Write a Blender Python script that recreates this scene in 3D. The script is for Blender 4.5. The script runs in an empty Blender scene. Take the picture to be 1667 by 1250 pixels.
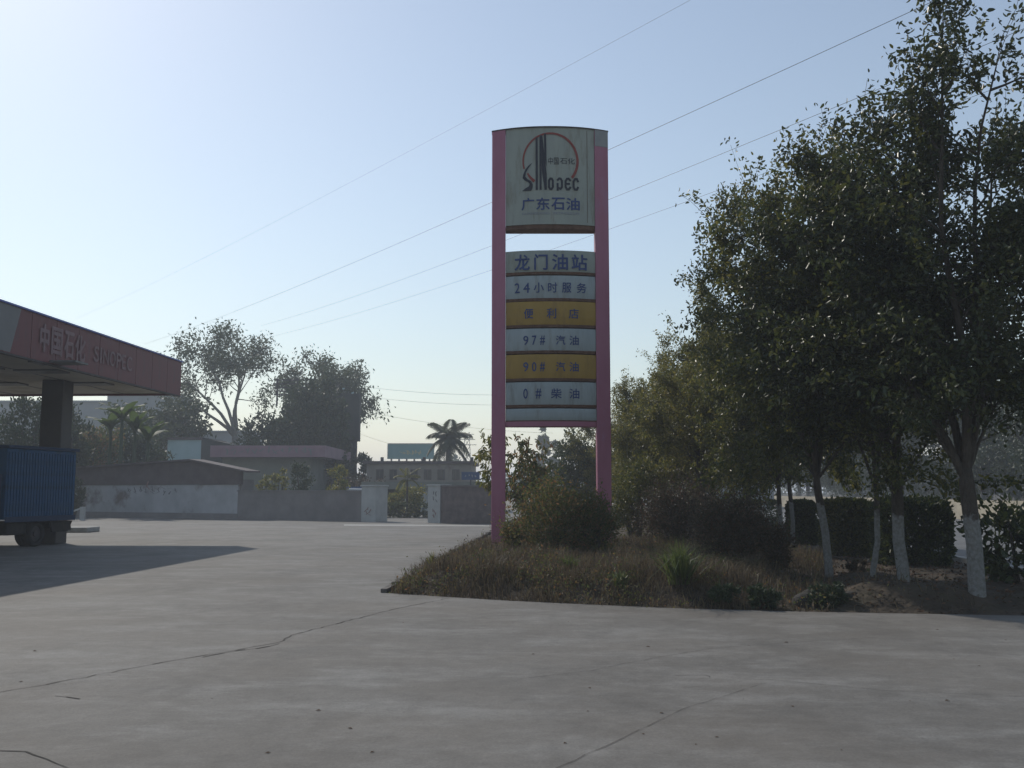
import bpy, math, random
import numpy as np
from mathutils import Vector, Matrix
C = bpy.context.scene.collection
SC = bpy.context.scene
PI = math.pi

# ------------------------------------------------------------------ camera, sky, sun, exposure
F, CX, CY, TH, EYE = 1620.0, 833.5, 625.0, math.radians(6.16), 1.6
cam = bpy.data.cameras.new('camera'); camo = bpy.data.objects.new('camera', cam); C.objects.link(camo)
cam.sensor_width = 36; cam.lens = 36 * F / 1667; cam.clip_start = .1; cam.clip_end = 5000
camo.location = (0, 0, EYE); camo.rotation_euler = (PI / 2 + TH, 0, 0)
SC.camera = camo
SUN = Vector((-4.58, 6.79, 6.17)).normalized()
SUN_EL = math.asin(SUN.z); SUN_AZ = math.atan2(SUN.x, SUN.y)
w = bpy.data.worlds.new('World'); SC.world = w; w.use_nodes = True
nt = w.node_tree; bg = nt.nodes['Background']
sky = nt.nodes.new('ShaderNodeTexSky'); sky.sky_type = 'NISHITA'; sky.sun_disc = False
sky.sun_elevation = SUN_EL; sky.sun_rotation = SUN_AZ
sky.air_density = 1.4; sky.dust_density = .45; sky.ozone_density = 2.2; sky.altitude = 0
wb = nt.nodes.new('ShaderNodeMixRGB'); wb.blend_type = 'MULTIPLY'; wb.inputs[0].default_value = 1; wb.inputs[2].default_value = (.965, .975, 1.0, 1)   # camera white balance
hs_ = nt.nodes.new('ShaderNodeHueSaturation'); hs_.inputs['Saturation'].default_value = .77; nt.links.new(sky.outputs[0], hs_.inputs['Color']); nt.links.new(hs_.outputs[0], wb.inputs[1]); nt.links.new(wb.outputs[0], bg.inputs[0]); bg.inputs[1].default_value = 0.15
sl = bpy.data.lights.new('sun', 'SUN'); sl.energy = 3.6; sl.angle = math.radians(.6); sl.color = (1, .93, .83)
so = bpy.data.objects.new('sun', sl); C.objects.link(so)
so.rotation_euler = (-SUN).to_track_quat('-Z', 'Y').to_euler()
SC.view_settings.view_transform = 'Standard'; SC.view_settings.look = 'None'
SC.view_settings.gamma = 1; SC.view_settings.exposure = -0.4; SC.view_settings.use_curve_mapping = False
SC.render.engine = 'CYCLES'
cy = SC.cycles
cy.use_denoising = True; cy.max_bounces = 6; cy.diffuse_bounces = 3; cy.glossy_bounces = 2
cy.transmission_bounces = 3; cy.volume_bounces = 1; cy.caustics_reflective = False; cy.caustics_refractive = False
cy.sample_clamp_indirect = 4

# ------------------------------------------------------------------ measuring helpers (pixels of the 1667 px photograph -> places)
def ray(px, py):
    xc, yc = (px - CX) / F, (CY - py) / F
    return Vector((xc, math.cos(TH) - yc * math.sin(TH), math.sin(TH) + yc * math.cos(TH)))
def at(px, py, Y):
    d = ray(px, py); t = Y / d.y; return Vector((d.x * t, Y, EYE + d.z * t))
def ground(px, py, z=0.0):
    d = ray(px, py); t = (z - EYE) / d.z; return Vector((d.x * t, d.y * t, z))
def on_plane(px, py, p0, n):
    d = ray(px, py); o = Vector((0, 0, EYE)); t = (p0 - o).dot(n) / d.dot(n); return o + d * t
DIR = Vector((.053, 1, 0)).normalized()          # the direction of road, kerb and canopy
PER = Vector((DIR.y, -DIR.x, 0))

# ------------------------------------------------------------------ object helpers
def tag(o, label=None, cat=None, group=None, kind=None):
    if label: o['label'] = label
    if cat: o['category'] = cat
    if group: o['group'] = group
    if kind: o['kind'] = kind
    return o
def empty(name, loc=(0, 0, 0), rz=0, **k):
    o = bpy.data.objects.new(name, None); C.objects.link(o); o.location = loc; o.rotation_euler = (0, 0, rz)
    o.empty_display_size = .3
    return tag(o, **k)
def copy_tree(o, parent=None):
    c = o.copy(); C.objects.link(c); c.parent = parent
    for ch in o.children: copy_tree(ch, c)
    return c
class MB:
    def __init__(s): s.v = []; s.f = []
    def quad(s, *p):
        n = len(s.v); s.v += [tuple(q) for q in p]; s.f.append(tuple(range(n, n + len(p)))); return s
    def box(s, x0, x1, y0, y1, z0, z1, M=None):
        n = len(s.v)
        P = [(x0, y0, z0), (x1, y0, z0), (x1, y1, z0), (x0, y1, z0), (x0, y0, z1), (x1, y0, z1), (x1, y1, z1), (x0, y1, z1)]
        if M is not None: P = [tuple(M @ Vector(p)) for p in P]
        s.v += P
        s.f += [tuple(n + i for i in q) for q in ((3, 2, 1, 0), (4, 5, 6, 7), (0, 1, 5, 4), (1, 2, 6, 5), (2, 3, 7, 6), (3, 0, 4, 7))]
        return s
    def prism(s, pts, z0, z1):          # pts: xy counterclockwise
        n = len(s.v); k = len(pts)
        s.v += [(p[0], p[1], z0) for p in pts] + [(p[0], p[1], z1) for p in pts]
        s.f.append(tuple(n + k - 1 - i for i in range(k))); s.f.append(tuple(n + k + i for i in range(k)))
        for i in range(k):
            j = (i + 1) % k; s.f.append((n + i, n + j, n + k + j, n + k + i))
        return s
    def extrude(s, face, off):          # any planar polygon swept by a vector
        n = len(s.v); k = len(face); off = Vector(off)
        s.v += [tuple(p) for p in face] + [tuple(Vector(p) + off) for p in face]
        s.f.append(tuple(n + k - 1 - i for i in range(k))); s.f.append(tuple(n + k + i for i in range(k)))
        for i in range(k):
            j = (i + 1) % k; s.f.append((n + i, n + j, n + k + j, n + k + i))
        return s
    def tube(s, pts, rad, n=8, cap=True):
        pts = [Vector(p) for p in pts]; m = len(s.v)
        if not isinstance(rad, (list, tuple)): rad = [rad] * len(pts)
        u = None
        for i, p in enumerate(pts):
            d = (pts[min(i + 1, len(pts) - 1)] - pts[max(i - 1, 0)]).normalized()
            if u is None: u = d.orthogonal().normalized()
            else: u = (u - d * u.dot(d)).normalized()
            v = d.cross(u)
            for k in range(n):
                a = 2 * PI * k / n; s.v.append(tuple(p + (u * math.cos(a) + v * math.sin(a)) * rad[i]))
        for i in range(len(pts) - 1):
            for k in range(n):
                a, b = m + i * n + k, m + i * n + (k + 1) % n
                s.f.append((a, b, b + n, a + n))
        if cap:
            s.f.append(tuple(m + n - 1 - k for k in range(n))); s.f.append(tuple(m + (len(pts) - 1) * n + k for k in range(n)))
        return s
    def mesh(s, name, smooth=False):
        me = bpy.data.meshes.new(name); me.from_pydata(s.v, [], s.f); me.update()
        if smooth: me.shade_smooth()
        return me
    def build(s, name, m, parent=None, smooth=False, bevel=0):
        o = link(name, s.mesh(name, smooth), m, parent)
        if bevel:
            b = o.modifiers.new('bevel', 'BEVEL'); b.width = bevel; b.segments = 2; b.limit_method = 'ANGLE'
        return o
def link(name, me, m, parent=None):
    if m is not None and not me.materials: me.materials.append(m)
    o = bpy.data.objects.new(name, me); C.objects.link(o)
    if parent: o.parent = parent
    return o

# ------------------------------------------------------------------ materials
def col(c): return (c[0], c[1], c[2], 1)
def mat(name, c1, c2=None, scale=3.0, rough=.8, detail=6, bump=0, bscale=None, c3=None, s3=.6, t3=.55, spec=.3, metal=0, aniso=(1, 1, 1), w3=.12):
    m = bpy.data.materials.new(name); m.use_nodes = True; n = m.node_tree; L = n.links
    b = n.nodes['Principled BSDF']; b.inputs['Roughness'].default_value = rough
    b.inputs['Specular IOR Level'].default_value = spec; b.inputs['Metallic'].default_value = metal
    tc = n.nodes.new('ShaderNodeTexCoord'); mp = n.nodes.new('ShaderNodeMapping'); mp.inputs['Scale'].default_value = aniso
    L.new(tc.outputs['Object'], mp.inputs[0])
    out = None
    if c2 is None: b.inputs['Base Color'].default_value = col(c1)
    else:
        t = n.nodes.new('ShaderNodeTexNoise'); t.inputs['Scale'].default_value = scale; t.inputs['Detail'].default_value = detail
        t.inputs['Roughness'].default_value = .62
        L.new(mp.outputs[0], t.inputs[0])
        r = n.nodes.new('ShaderNodeValToRGB'); r.color_ramp.elements[0].position = .33; r.color_ramp.elements[1].position = .68
        r.color_ramp.elements[0].color = col(c1); r.color_ramp.elements[1].color = col(c2)
        L.new(t.outputs[0], r.inputs[0]); out = r.outputs[0]
        if c3 is not None:
            t2 = n.nodes.new('ShaderNodeTexNoise'); t2.inputs['Scale'].default_value = s3; t2.inputs['Detail'].default_value = 8
            t2.inputs['Roughness'].default_value = .7
            L.new(mp.outputs[0], t2.inputs[0])
            r2 = n.nodes.new('ShaderNodeValToRGB'); r2.color_ramp.elements[0].position = t3; r2.color_ramp.elements[1].position = t3 + w3
            mx = n.nodes.new('ShaderNodeMixRGB'); mx.inputs[2].default_value = col(c3)
            L.new(t2.outputs[0], r2.inputs[0]); L.new(r2.outputs[0], mx.inputs[0]); L.new(out, mx.inputs[1]); out = mx.outputs[0]
        L.new(out, b.inputs['Base Color'])
    if bump:
        t = n.nodes.new('ShaderNodeTexNoise'); t.inputs['Scale'].default_value = bscale or scale * 4; t.inputs['Detail'].default_value = 8
        L.new(mp.outputs[0], t.inputs[0])
        bp = n.nodes.new('ShaderNodeBump'); bp.inputs['Strength'].default_value = bump; bp.inputs['Distance'].default_value = .05
        L.new(t.outputs[0], bp.inputs['Height']); L.new(bp.outputs[0], b.inputs['Normal'])
    return m
def leaf_mat(name, ca, cb, cc, trans=.35, rough=.4):
    m = bpy.data.materials.new(name); m.use_nodes = True; n = m.node_tree; L = n.links
    g = n.nodes.new('ShaderNodeNewGeometry'); r = n.nodes.new('ShaderNodeValToRGB')
    e = r.color_ramp.elements; e[0].color = col(ca); e[0].position = 0; e[1].color = col(cc); e[1].position = 1
    x = e.new(.55); x.color = col(cb)
    L.new(g.outputs['Random Per Island'], r.inputs[0])
    b = n.nodes['Principled BSDF']; b.inputs['Roughness'].default_value = rough; b.inputs['Specular IOR Level'].default_value = .5
    L.new(r.outputs[0], b.inputs['Base Color'])
    tr = n.nodes.new('ShaderNodeBsdfTranslucent'); hs = n.nodes.new('ShaderNodeHueSaturation')
    hs.inputs['Value'].default_value = 1.4; hs.inputs['Hue'].default_value = .48; L.new(r.outputs[0], hs.inputs['Color']); L.new(hs.outputs[0], tr.inputs[0])
    mx = n.nodes.new('ShaderNodeMixShader'); mx.inputs[0].default_value = trans
    L.new(b.outputs[0], mx.inputs[1]); L.new(tr.outputs[0], mx.inputs[2]); L.new(mx.outputs[0], n.nodes['Material Output'].inputs[0])
    return m
M = {}
M['leaf'] = leaf_mat('ficus_leaf', (.024, .038, .012), (.036, .052, .015), (.08, .088, .02), .38, .36)
M['leaf_half_lit'] = leaf_mat('ficus_leaf_half_lit', (.036, .054, .014), (.068, .084, .02), (.16, .155, .032), .5, .38)  # same ficus leaf, brighter: sunlit yellow-green painted into the colour
M['leaf_y'] = leaf_mat('shrub_leaf', (.07, .09, .02), (.12, .14, .03), (.24, .21, .04), .5, .5)
M['hedge'] = leaf_mat('hedge_leaf', (.02, .036, .012), (.038, .06, .017), (.085, .11, .025), .35, .5)
M['leaf_f'] = leaf_mat('far_leaf', (.035, .055, .025), (.05, .075, .03), (.075, .095, .04), .25, .6)
M['leaf_d'] = leaf_mat('dense_leaf', (.02, .04, .018), (.035, .058, .022), (.055, .075, .03), .2, .6)
M['leaf_b'] = leaf_mat('brown_shrub_leaf', (.035, .035, .018), (.055, .045, .025), (.10, .06, .035), .3, .6)
M['leaf_m'] = leaf_mat('mixed_shrub_leaf', (.045, .07, .022), (.10, .12, .035), (.22, .13, .055), .48, .65)
M['grass_dry'] = leaf_mat('dry_grass_blade', (.05, .04, .026), (.105, .08, .048), (.15, .13, .065), .35, .7)
M['grass_green'] = leaf_mat('green_grass_blade', (.05, .08, .022), (.08, .12, .03), (.13, .15, .055), .45, .5)
M['banana'] = leaf_mat('banana_leaf', (.03, .055, .015), (.045, .08, .02), (.07, .10, .025), .5, .6)
M['dead'] = leaf_mat('fallen_leaf_brown', (.06, .045, .03), (.1, .06, .035), (.15, .085, .05), .1, 1.0)
M['bark'] = mat('bark', (.05, .042, .034), (.10, .085, .07), 14, .95, bump=.8, aniso=(1, 1, .3))
M['barkw'] = mat('pale_bark', (.16, .15, .13), (.30, .28, .25), 2, .9, bump=.3, aniso=(1, 1, .4))
def whitewash():
    m = mat('whitewashed_bark', (.05, .042, .034), (.10, .085, .07), 14, .95, bump=.9, aniso=(1, 1, .3)); n = m.node_tree; L = n.links
    b = n.nodes['Principled BSDF']; src = b.inputs['Base Color'].links[0].from_socket
    tc = n.nodes.new('ShaderNodeTexCoord'); sp = n.nodes.new('ShaderNodeSeparateXYZ'); L.new(tc.outputs['Object'], sp.inputs[0])
    nz = n.nodes.new('ShaderNodeTexNoise'); nz.inputs['Scale'].default_value = 9; L.new(tc.outputs['Object'], nz.inputs[0])
    a = n.nodes.new('ShaderNodeMath'); a.operation = 'MULTIPLY_ADD'; a.inputs[1].default_value = .35; L.new(nz.outputs[0], a.inputs[0]); L.new(sp.outputs[2], a.inputs[2])
    r = n.nodes.new('ShaderNodeMapRange'); r.inputs[1].default_value = 1.34; r.inputs[2].default_value = 1.40; r.inputs[3].default_value = 1; r.inputs[4].default_value = 0
    L.new(a.outputs[0], r.inputs[0])
    n2 = n.nodes.new('ShaderNodeTexNoise'); n2.inputs['Scale'].default_value = 22; n2.inputs['Detail'].default_value = 6; L.new(tc.outputs['Object'], n2.inputs[0])
    cr = n.nodes.new('ShaderNodeValToRGB'); cr.color_ramp.elements[0].position = .35; cr.color_ramp.elements[0].color = (.19, .185, .17, 1); cr.color_ramp.elements[1].position = .62; cr.color_ramp.elements[1].color = (.27, .275, .265, 1)
    L.new(n2.outputs[0], cr.inputs[0])
    mx = n.nodes.new('ShaderNodeMixRGB'); L.new(r.outputs[0], mx.inputs[0]); L.new(src, mx.inputs[1]); L.new(cr.outputs[0], mx.inputs[2]); L.new(mx.outputs[0], b.inputs['Base Color'])
    return m
M['wash'] = whitewash()
M['soil'] = mat('soil', (.035, .028, .02), (.095, .072, .05), 3.5, .95, bump=1.0, bscale=9, c3=(.06, .05, .032), s3=.9, t3=.5)
M['earth'] = mat('dusty_earth', (.16, .14, .11), (.24, .21, .17), .3, .95, bump=.3, bscale=6)
M['asphalt'] = mat('asphalt', (.12, .12, .12), (.17, .17, .165), .5, .8, bump=.2, bscale=60)
M['kerb'] = mat('kerb_concrete', (.30, .29, .27), (.42, .41, .38), 3, .9, bump=.3)
M['kerb_shade'] = mat('shaded_kerb', (.09, .085, .08), (.18, .165, .15), 4, .95, bump=.5)  # kerb concrete with the shadow on it painted into the colour
M['beige'] = mat('beige_wall', (.36, .32, .24), (.46, .41, .31), 1.2, .9, c3=(.24, .21, .16), s3=.8)
M['wall_white'] = mat('stained_white_wall', (.30, .31, .32), (.42, .43, .44), .8, .9, c3=(.16, .14, .13), s3=.45, t3=.52)
M['wall_grey'] = mat('grey_block_wall', (.17, .16, .16), (.24, .225, .22), .9, .95, bump=.3, bscale=8)
M['wall_brick'] = mat('old_brick_wall', (.12, .10, .10), (.20, .165, .155), 2.5, .95, bump=.3, bscale=8, c3=(.22, .09, .07), s3=1.3, t3=.66)
M['pillar'] = mat('pale_pillar_render', (.38, .39, .38), (.47, .48, .46), 2, .9)
M['roof_dark'] = mat('dark_sheet_roof', (.075, .06, .062), (.11, .09, .09), 1.5, .8)
M['cyan'] = mat('pale_cyan_wall', (.30, .42, .44), (.36, .48, .50), 1, .8)
M['mint'] = mat('grey_green_wall', (.17, .18, .155), (.22, .23, .20), 1, .9)
M['pink'] = mat('faded_pink_fascia', (.25, .16, .19), (.31, .20, .23), 1, .8)
M['bldg'] = mat('weathered_concrete_building', (.22, .20, .17), (.32, .28, .24), .7, .9, c3=(.16, .12, .1), s3=.5, t3=.55)
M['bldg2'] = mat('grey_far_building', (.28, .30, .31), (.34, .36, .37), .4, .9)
M['glass'] = mat('dark_window_glass', (.03, .035, .04), None, rough=.15, spec=.5)
M['teal'] = mat('teal_billboard_face', (.10, .24, .25), (.13, .28, .29), .5, .6)
M['blue'] = mat('blue_sign_paint', (.03, .07, .16), (.04, .09, .2), 2, .5)
M['steel'] = mat('dark_steel', (.05, .05, .055), (.09, .08, .08), 4, .6, metal=.4)
M['dark'] = mat('dark_sheet', (.045, .05, .05), (.07, .075, .072), .8, .9)
M['wire'] = mat('black_cable', (.02, .02, .022), None, rough=.6)
M['red'] = mat('faded_red_panel', (.15, .045, .05), (.185, .055, .06), .8, .55, c3=(.13, .055, .06), s3=3, t3=.5, aniso=(1, 1, .25))
M['redw'] = mat('pale_canopy_panel', (.17, .17, .17), (.21, .21, .21), .8, .6)
M['bluetrim'] = mat('blue_canopy_trim', (.08, .12, .40), None, rough=.5)
M['soffit'] = mat('cream_soffit', (.42, .40, .34), (.50, .47, .40), .6, .8, c3=(.34, .31, .24), s3=.4, t3=.5)
M['lamp'] = mat('grey_lamp_housing', (.12, .12, .12), (.16, .16, .16), 3, .5)
M['col'] = mat('dark_column_cladding', (.06, .055, .055), (.085, .08, .075), 1, .6)
M['letter'] = mat('faded_white_letter', (.20, .125, .13), (.25, .155, .165), 4, .6)
M['post'] = mat('faded_pink_red_paint', (.33, .12, .18), (.41, .17, .24), 1.3, .55, c3=(.34, .22, .32), s3=.8, t3=.56, aniso=(1, 1, .4), w3=.25)
M['postg'] = mat('bare_grey_patch', (.24, .25, .25), (.30, .31, .31), 3, .7)
M['panel'] = mat('white_sign_panel', (.31, .36, .37), (.36, .41, .42), 1.2, .5, c3=(.20, .21, .19), s3=1.3, t3=.50, aniso=(4, 4, .7), w3=.25)
M['panelb'] = mat('beige_sign_panel', (.28, .31, .28), (.33, .36, .32), 1.2, .5, c3=(.19, .18, .13), s3=1.3, t3=.52, aniso=(4, 4, .7), w3=.25)
M['yellow'] = mat('yellow_sign_panel', (.32, .20, .04), (.38, .24, .05), 1.2, .5, c3=(.20, .12, .04), s3=1.5, t3=.52, aniso=(3, 3, .8), w3=.25)
M['rust'] = mat('rusty_edge', (.09, .045, .03), (.16, .09, .06), 9, .9, bump=.4)
M['tblue'] = mat('blue_lettering', (.03, .055, .17), (.04, .075, .21), 6, .6)
M['tdark'] = mat('dark_lettering', (.02, .025, .04), None, rough=.6)
M['tfaint'] = mat('faint_blue_lettering', (.22, .24, .30), None, rough=.6)
M['tred'] = mat('logo_red', (.22, .045, .04), (.27, .06, .05), 6, .6)
M['smudge'] = mat('faded_dark_paint_mark', (.12, .12, .13), (.2, .19, .19), 6, .8)
M['smudger'] = mat('faded_red_paint_mark', (.22, .14, .13), (.28, .18, .17), 6, .8)
M['tblu'] = mat('truck_blue_paint', (.018, .08, .18), (.025, .10, .21), 2, .6, c3=(.018, .065, .12), s3=2, t3=.5)
M['tblud'] = mat('truck_dark_blue', (.015, .035, .08), (.02, .045, .1), 2, .5)
M['tyre'] = mat('tyre_rubber', (.015, .015, .015), (.03, .028, .026), 8, .9)
M['chas'] = mat('truck_chassis', (.02, .02, .02), (.04, .035, .03), 6, .8)
M['whitep'] = mat('white_paint', (.6, .6, .6), (.7, .7, .7), 3, .5)
M['rock'] = mat('rock', (.03, .028, .025), (.075, .07, .062), 5, .95, bump=.8)
M['crack'] = mat('crack_dirt', (.05, .045, .04), (.09, .08, .07), 12, .95)

def concrete():
    m = bpy.data.materials.new('yard_concrete'); m.use_nodes = True; n = m.node_tree; L = n.links
    b = n.nodes['Principled BSDF']; b.inputs['Specular IOR Level'].default_value = .25
    tc = n.nodes.new('ShaderNodeTexCoord')
    def noise(sc, det=8, ro=.6, aniso=(1, 1, 1), rz=0):
        mp = n.nodes.new('ShaderNodeMapping'); mp.inputs['Scale'].default_value = aniso; mp.inputs['Rotation'].default_value = (0, 0, rz)
        L.new(tc.outputs['Object'], mp.inputs[0]); t = n.nodes.new('ShaderNodeTexNoise'); t.inputs['Scale'].default_value = sc
        t.inputs['Detail'].default_value = det; t.inputs['Roughness'].default_value = ro; L.new(mp.outputs[0], t.inputs[0]); return t.outputs[0]
    def ramp(src, p0, p1, a, c):
        r = n.nodes.new('ShaderNodeValToRGB'); r.color_ramp.elements[0].position = p0; r.color_ramp.elements[1].position = p1
        r.color_ramp.elements[0].color = col(a) if isinstance(a, tuple) else (a, a, a, 1); r.color_ramp.elements[1].color = col(c) if isinstance(c, tuple) else (c, c, c, 1)
        L.new(src, r.inputs[0]); return r.outputs[0]
    def mix(f, a, c, mode='MIX'):
        x = n.nodes.new('ShaderNodeMixRGB'); x.blend_type = mode
        if isinstance(f, float): x.inputs[0].default_value = f
        else: L.new(f, x.inputs[0])
        L.new(a, x.inputs[1])
        if isinstance(c, tuple): x.inputs[2].default_value = col(c)
        else: L.new(c, x.inputs[2])
        return x.outputs[0]
    base = ramp(noise(.25, 6, .6), .35, .65, (.140, .132, .119), (.196, .186, .169))
    base = mix(ramp(noise(.7, 10, .7, (1, 2.2, 1), .2), .48, .62, 0., .75), base, (.235, .228, .212))      # pale worn scuffs
    base = mix(ramp(noise(.5, 10, .7, (1.6, 1, 1), .6), .50, .68, 0., .75), base, (.112, .106, .097))      # darker stains
    base = mix(ramp(noise(40, 4, .7), .3, .75, .75, 1.1), base, base, 'MULTIPLY') if False else base
    g = ramp(noise(45, 6, .85), .3, .7, .72, 1.24); base = mix(1.0, base, g, 'MULTIPLY'); g = ramp(noise(5, 10, .8), .32, .68, .80, 1.17); base = mix(1.0, base, g, 'MULTIPLY')
    sp = n.nodes.new('ShaderNodeTexVoronoi'); sp.inputs['Scale'].default_value = 14; L.new(tc.outputs['Object'], sp.inputs[0])
    base = mix(ramp(sp.outputs[0], .03, .07, .55, 0.), base, (.09, .08, .07))
    # brown dust near the planted island
    base = mix(ramp(noise(.35, 6, .6, (1, 1, 1), 1.7), .45, .7, 0., .35), base, (.165, .14, .112))
    L.new(base, b.inputs['Base Color']); b.inputs['Roughness'].default_value = .82
    # combed finish: fine grooves in patches
    wv = n.nodes.new('ShaderNodeTexWave'); wv.bands_direction = 'X'; wv.inputs['Scale'].default_value = 5.5; wv.inputs['Distortion'].default_value = 1.5; wv.inputs['Detail'].default_value = 2
    mp = n.nodes.new('ShaderNodeMapping'); mp.inputs['Rotation'].default_value = (0, 0, .12); L.new(tc.outputs['Object'], mp.inputs[0]); L.new(mp.outputs[0], wv.inputs[0])
    mk = ramp(noise(.18, 3), .45, .62, 0., 1.)
    mu = n.nodes.new('ShaderNodeMath'); mu.operation = 'MULTIPLY'; L.new(wv.outputs['Fac'], mu.inputs[0]); L.new(mk, mu.inputs[1])
    b1 = n.nodes.new('ShaderNodeBump'); b1.inputs['Strength'].default_value = .12; b1.inputs['Distance'].default_value = .01; L.new(mu.outputs[0], b1.inputs['Height'])
    b2 = n.nodes.new('ShaderNodeBump'); b2.inputs['Strength'].default_value = .35; b2.inputs['Distance'].default_value = .02; L.new(noise(9, 10, .7), b2.inputs['Height']); 
    L.new(b2.outputs[0], b.inputs['Normal'])
    return m
M['concrete'] = concrete()

# ------------------------------------------------------------------ foliage helpers
def np_mesh(name, V, Fq, m, parent=None, smooth=False):
    """V (n,3) vertices, Fq (k,4) quads"""
    me = bpy.data.meshes.new(name); me.vertices.add(len(V)); me.vertices.foreach_set('co', np.ascontiguousarray(V, dtype=np.float32).ravel())
    me.loops.add(Fq.size); me.loops.foreach_set('vertex_index', np.ascontiguousarray(Fq, dtype=np.int32).ravel())
    me.polygons.add(len(Fq)); me.polygons.foreach_set('loop_start', np.arange(0, Fq.size, 4, dtype=np.int32))
    me.update(calc_edges=True); me.validate()
    if smooth: me.shade_smooth()
    return link(name, me, m, parent)
def unit(a): return a / np.maximum(np.linalg.norm(a, axis=1, keepdims=True), 1e-9)
def leaf_arrays(P, D, size, rng, wid=.42, fold=.12, jitter=.35):
    n = len(P); D = unit(D); R = rng.normal(size=(n, 3)); S = unit(np.cross(D, R)); N = np.cross(D, S)
    s = size * (1 + jitter * rng.uniform(-1, 1, n)); s = s[:, None]; w_ = s * wid / 2
    f = N * s * fold
    V = np.stack([P, P + D * s * .33 - S * w_ + f, P + D * s * .75 - S * w_ * .75 + f * .8, P + D * s - f * .3,
                  P + D * s * .75 + S * w_ * .75 + f * .8, P + D * s * .33 + S * w_ + f], 1).reshape(-1, 3)
    i = (np.arange(n) * 6)[:, None]
    Fq = np.concatenate([i + np.array([[0, 1, 2, 3]]), i + np.array([[3, 4, 5, 0]])], 0)
    return V, Fq
def leaf_simple(P, D, size, rng, wid=.42, jitter=.35):
    n = len(P); D = unit(D); S = unit(np.cross(D, rng.normal(size=(n, 3)))); s = (size * (1 + jitter * rng.uniform(-1, 1, n)))[:, None]
    V = np.stack([P, P + D * s * .5 - S * s * wid / 2, P + D * s, P + D * s * .5 + S * s * wid / 2], 1).reshape(-1, 3)
    return V, (np.arange(n) * 4)[:, None] + np.array([[0, 1, 2, 3]])

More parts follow.
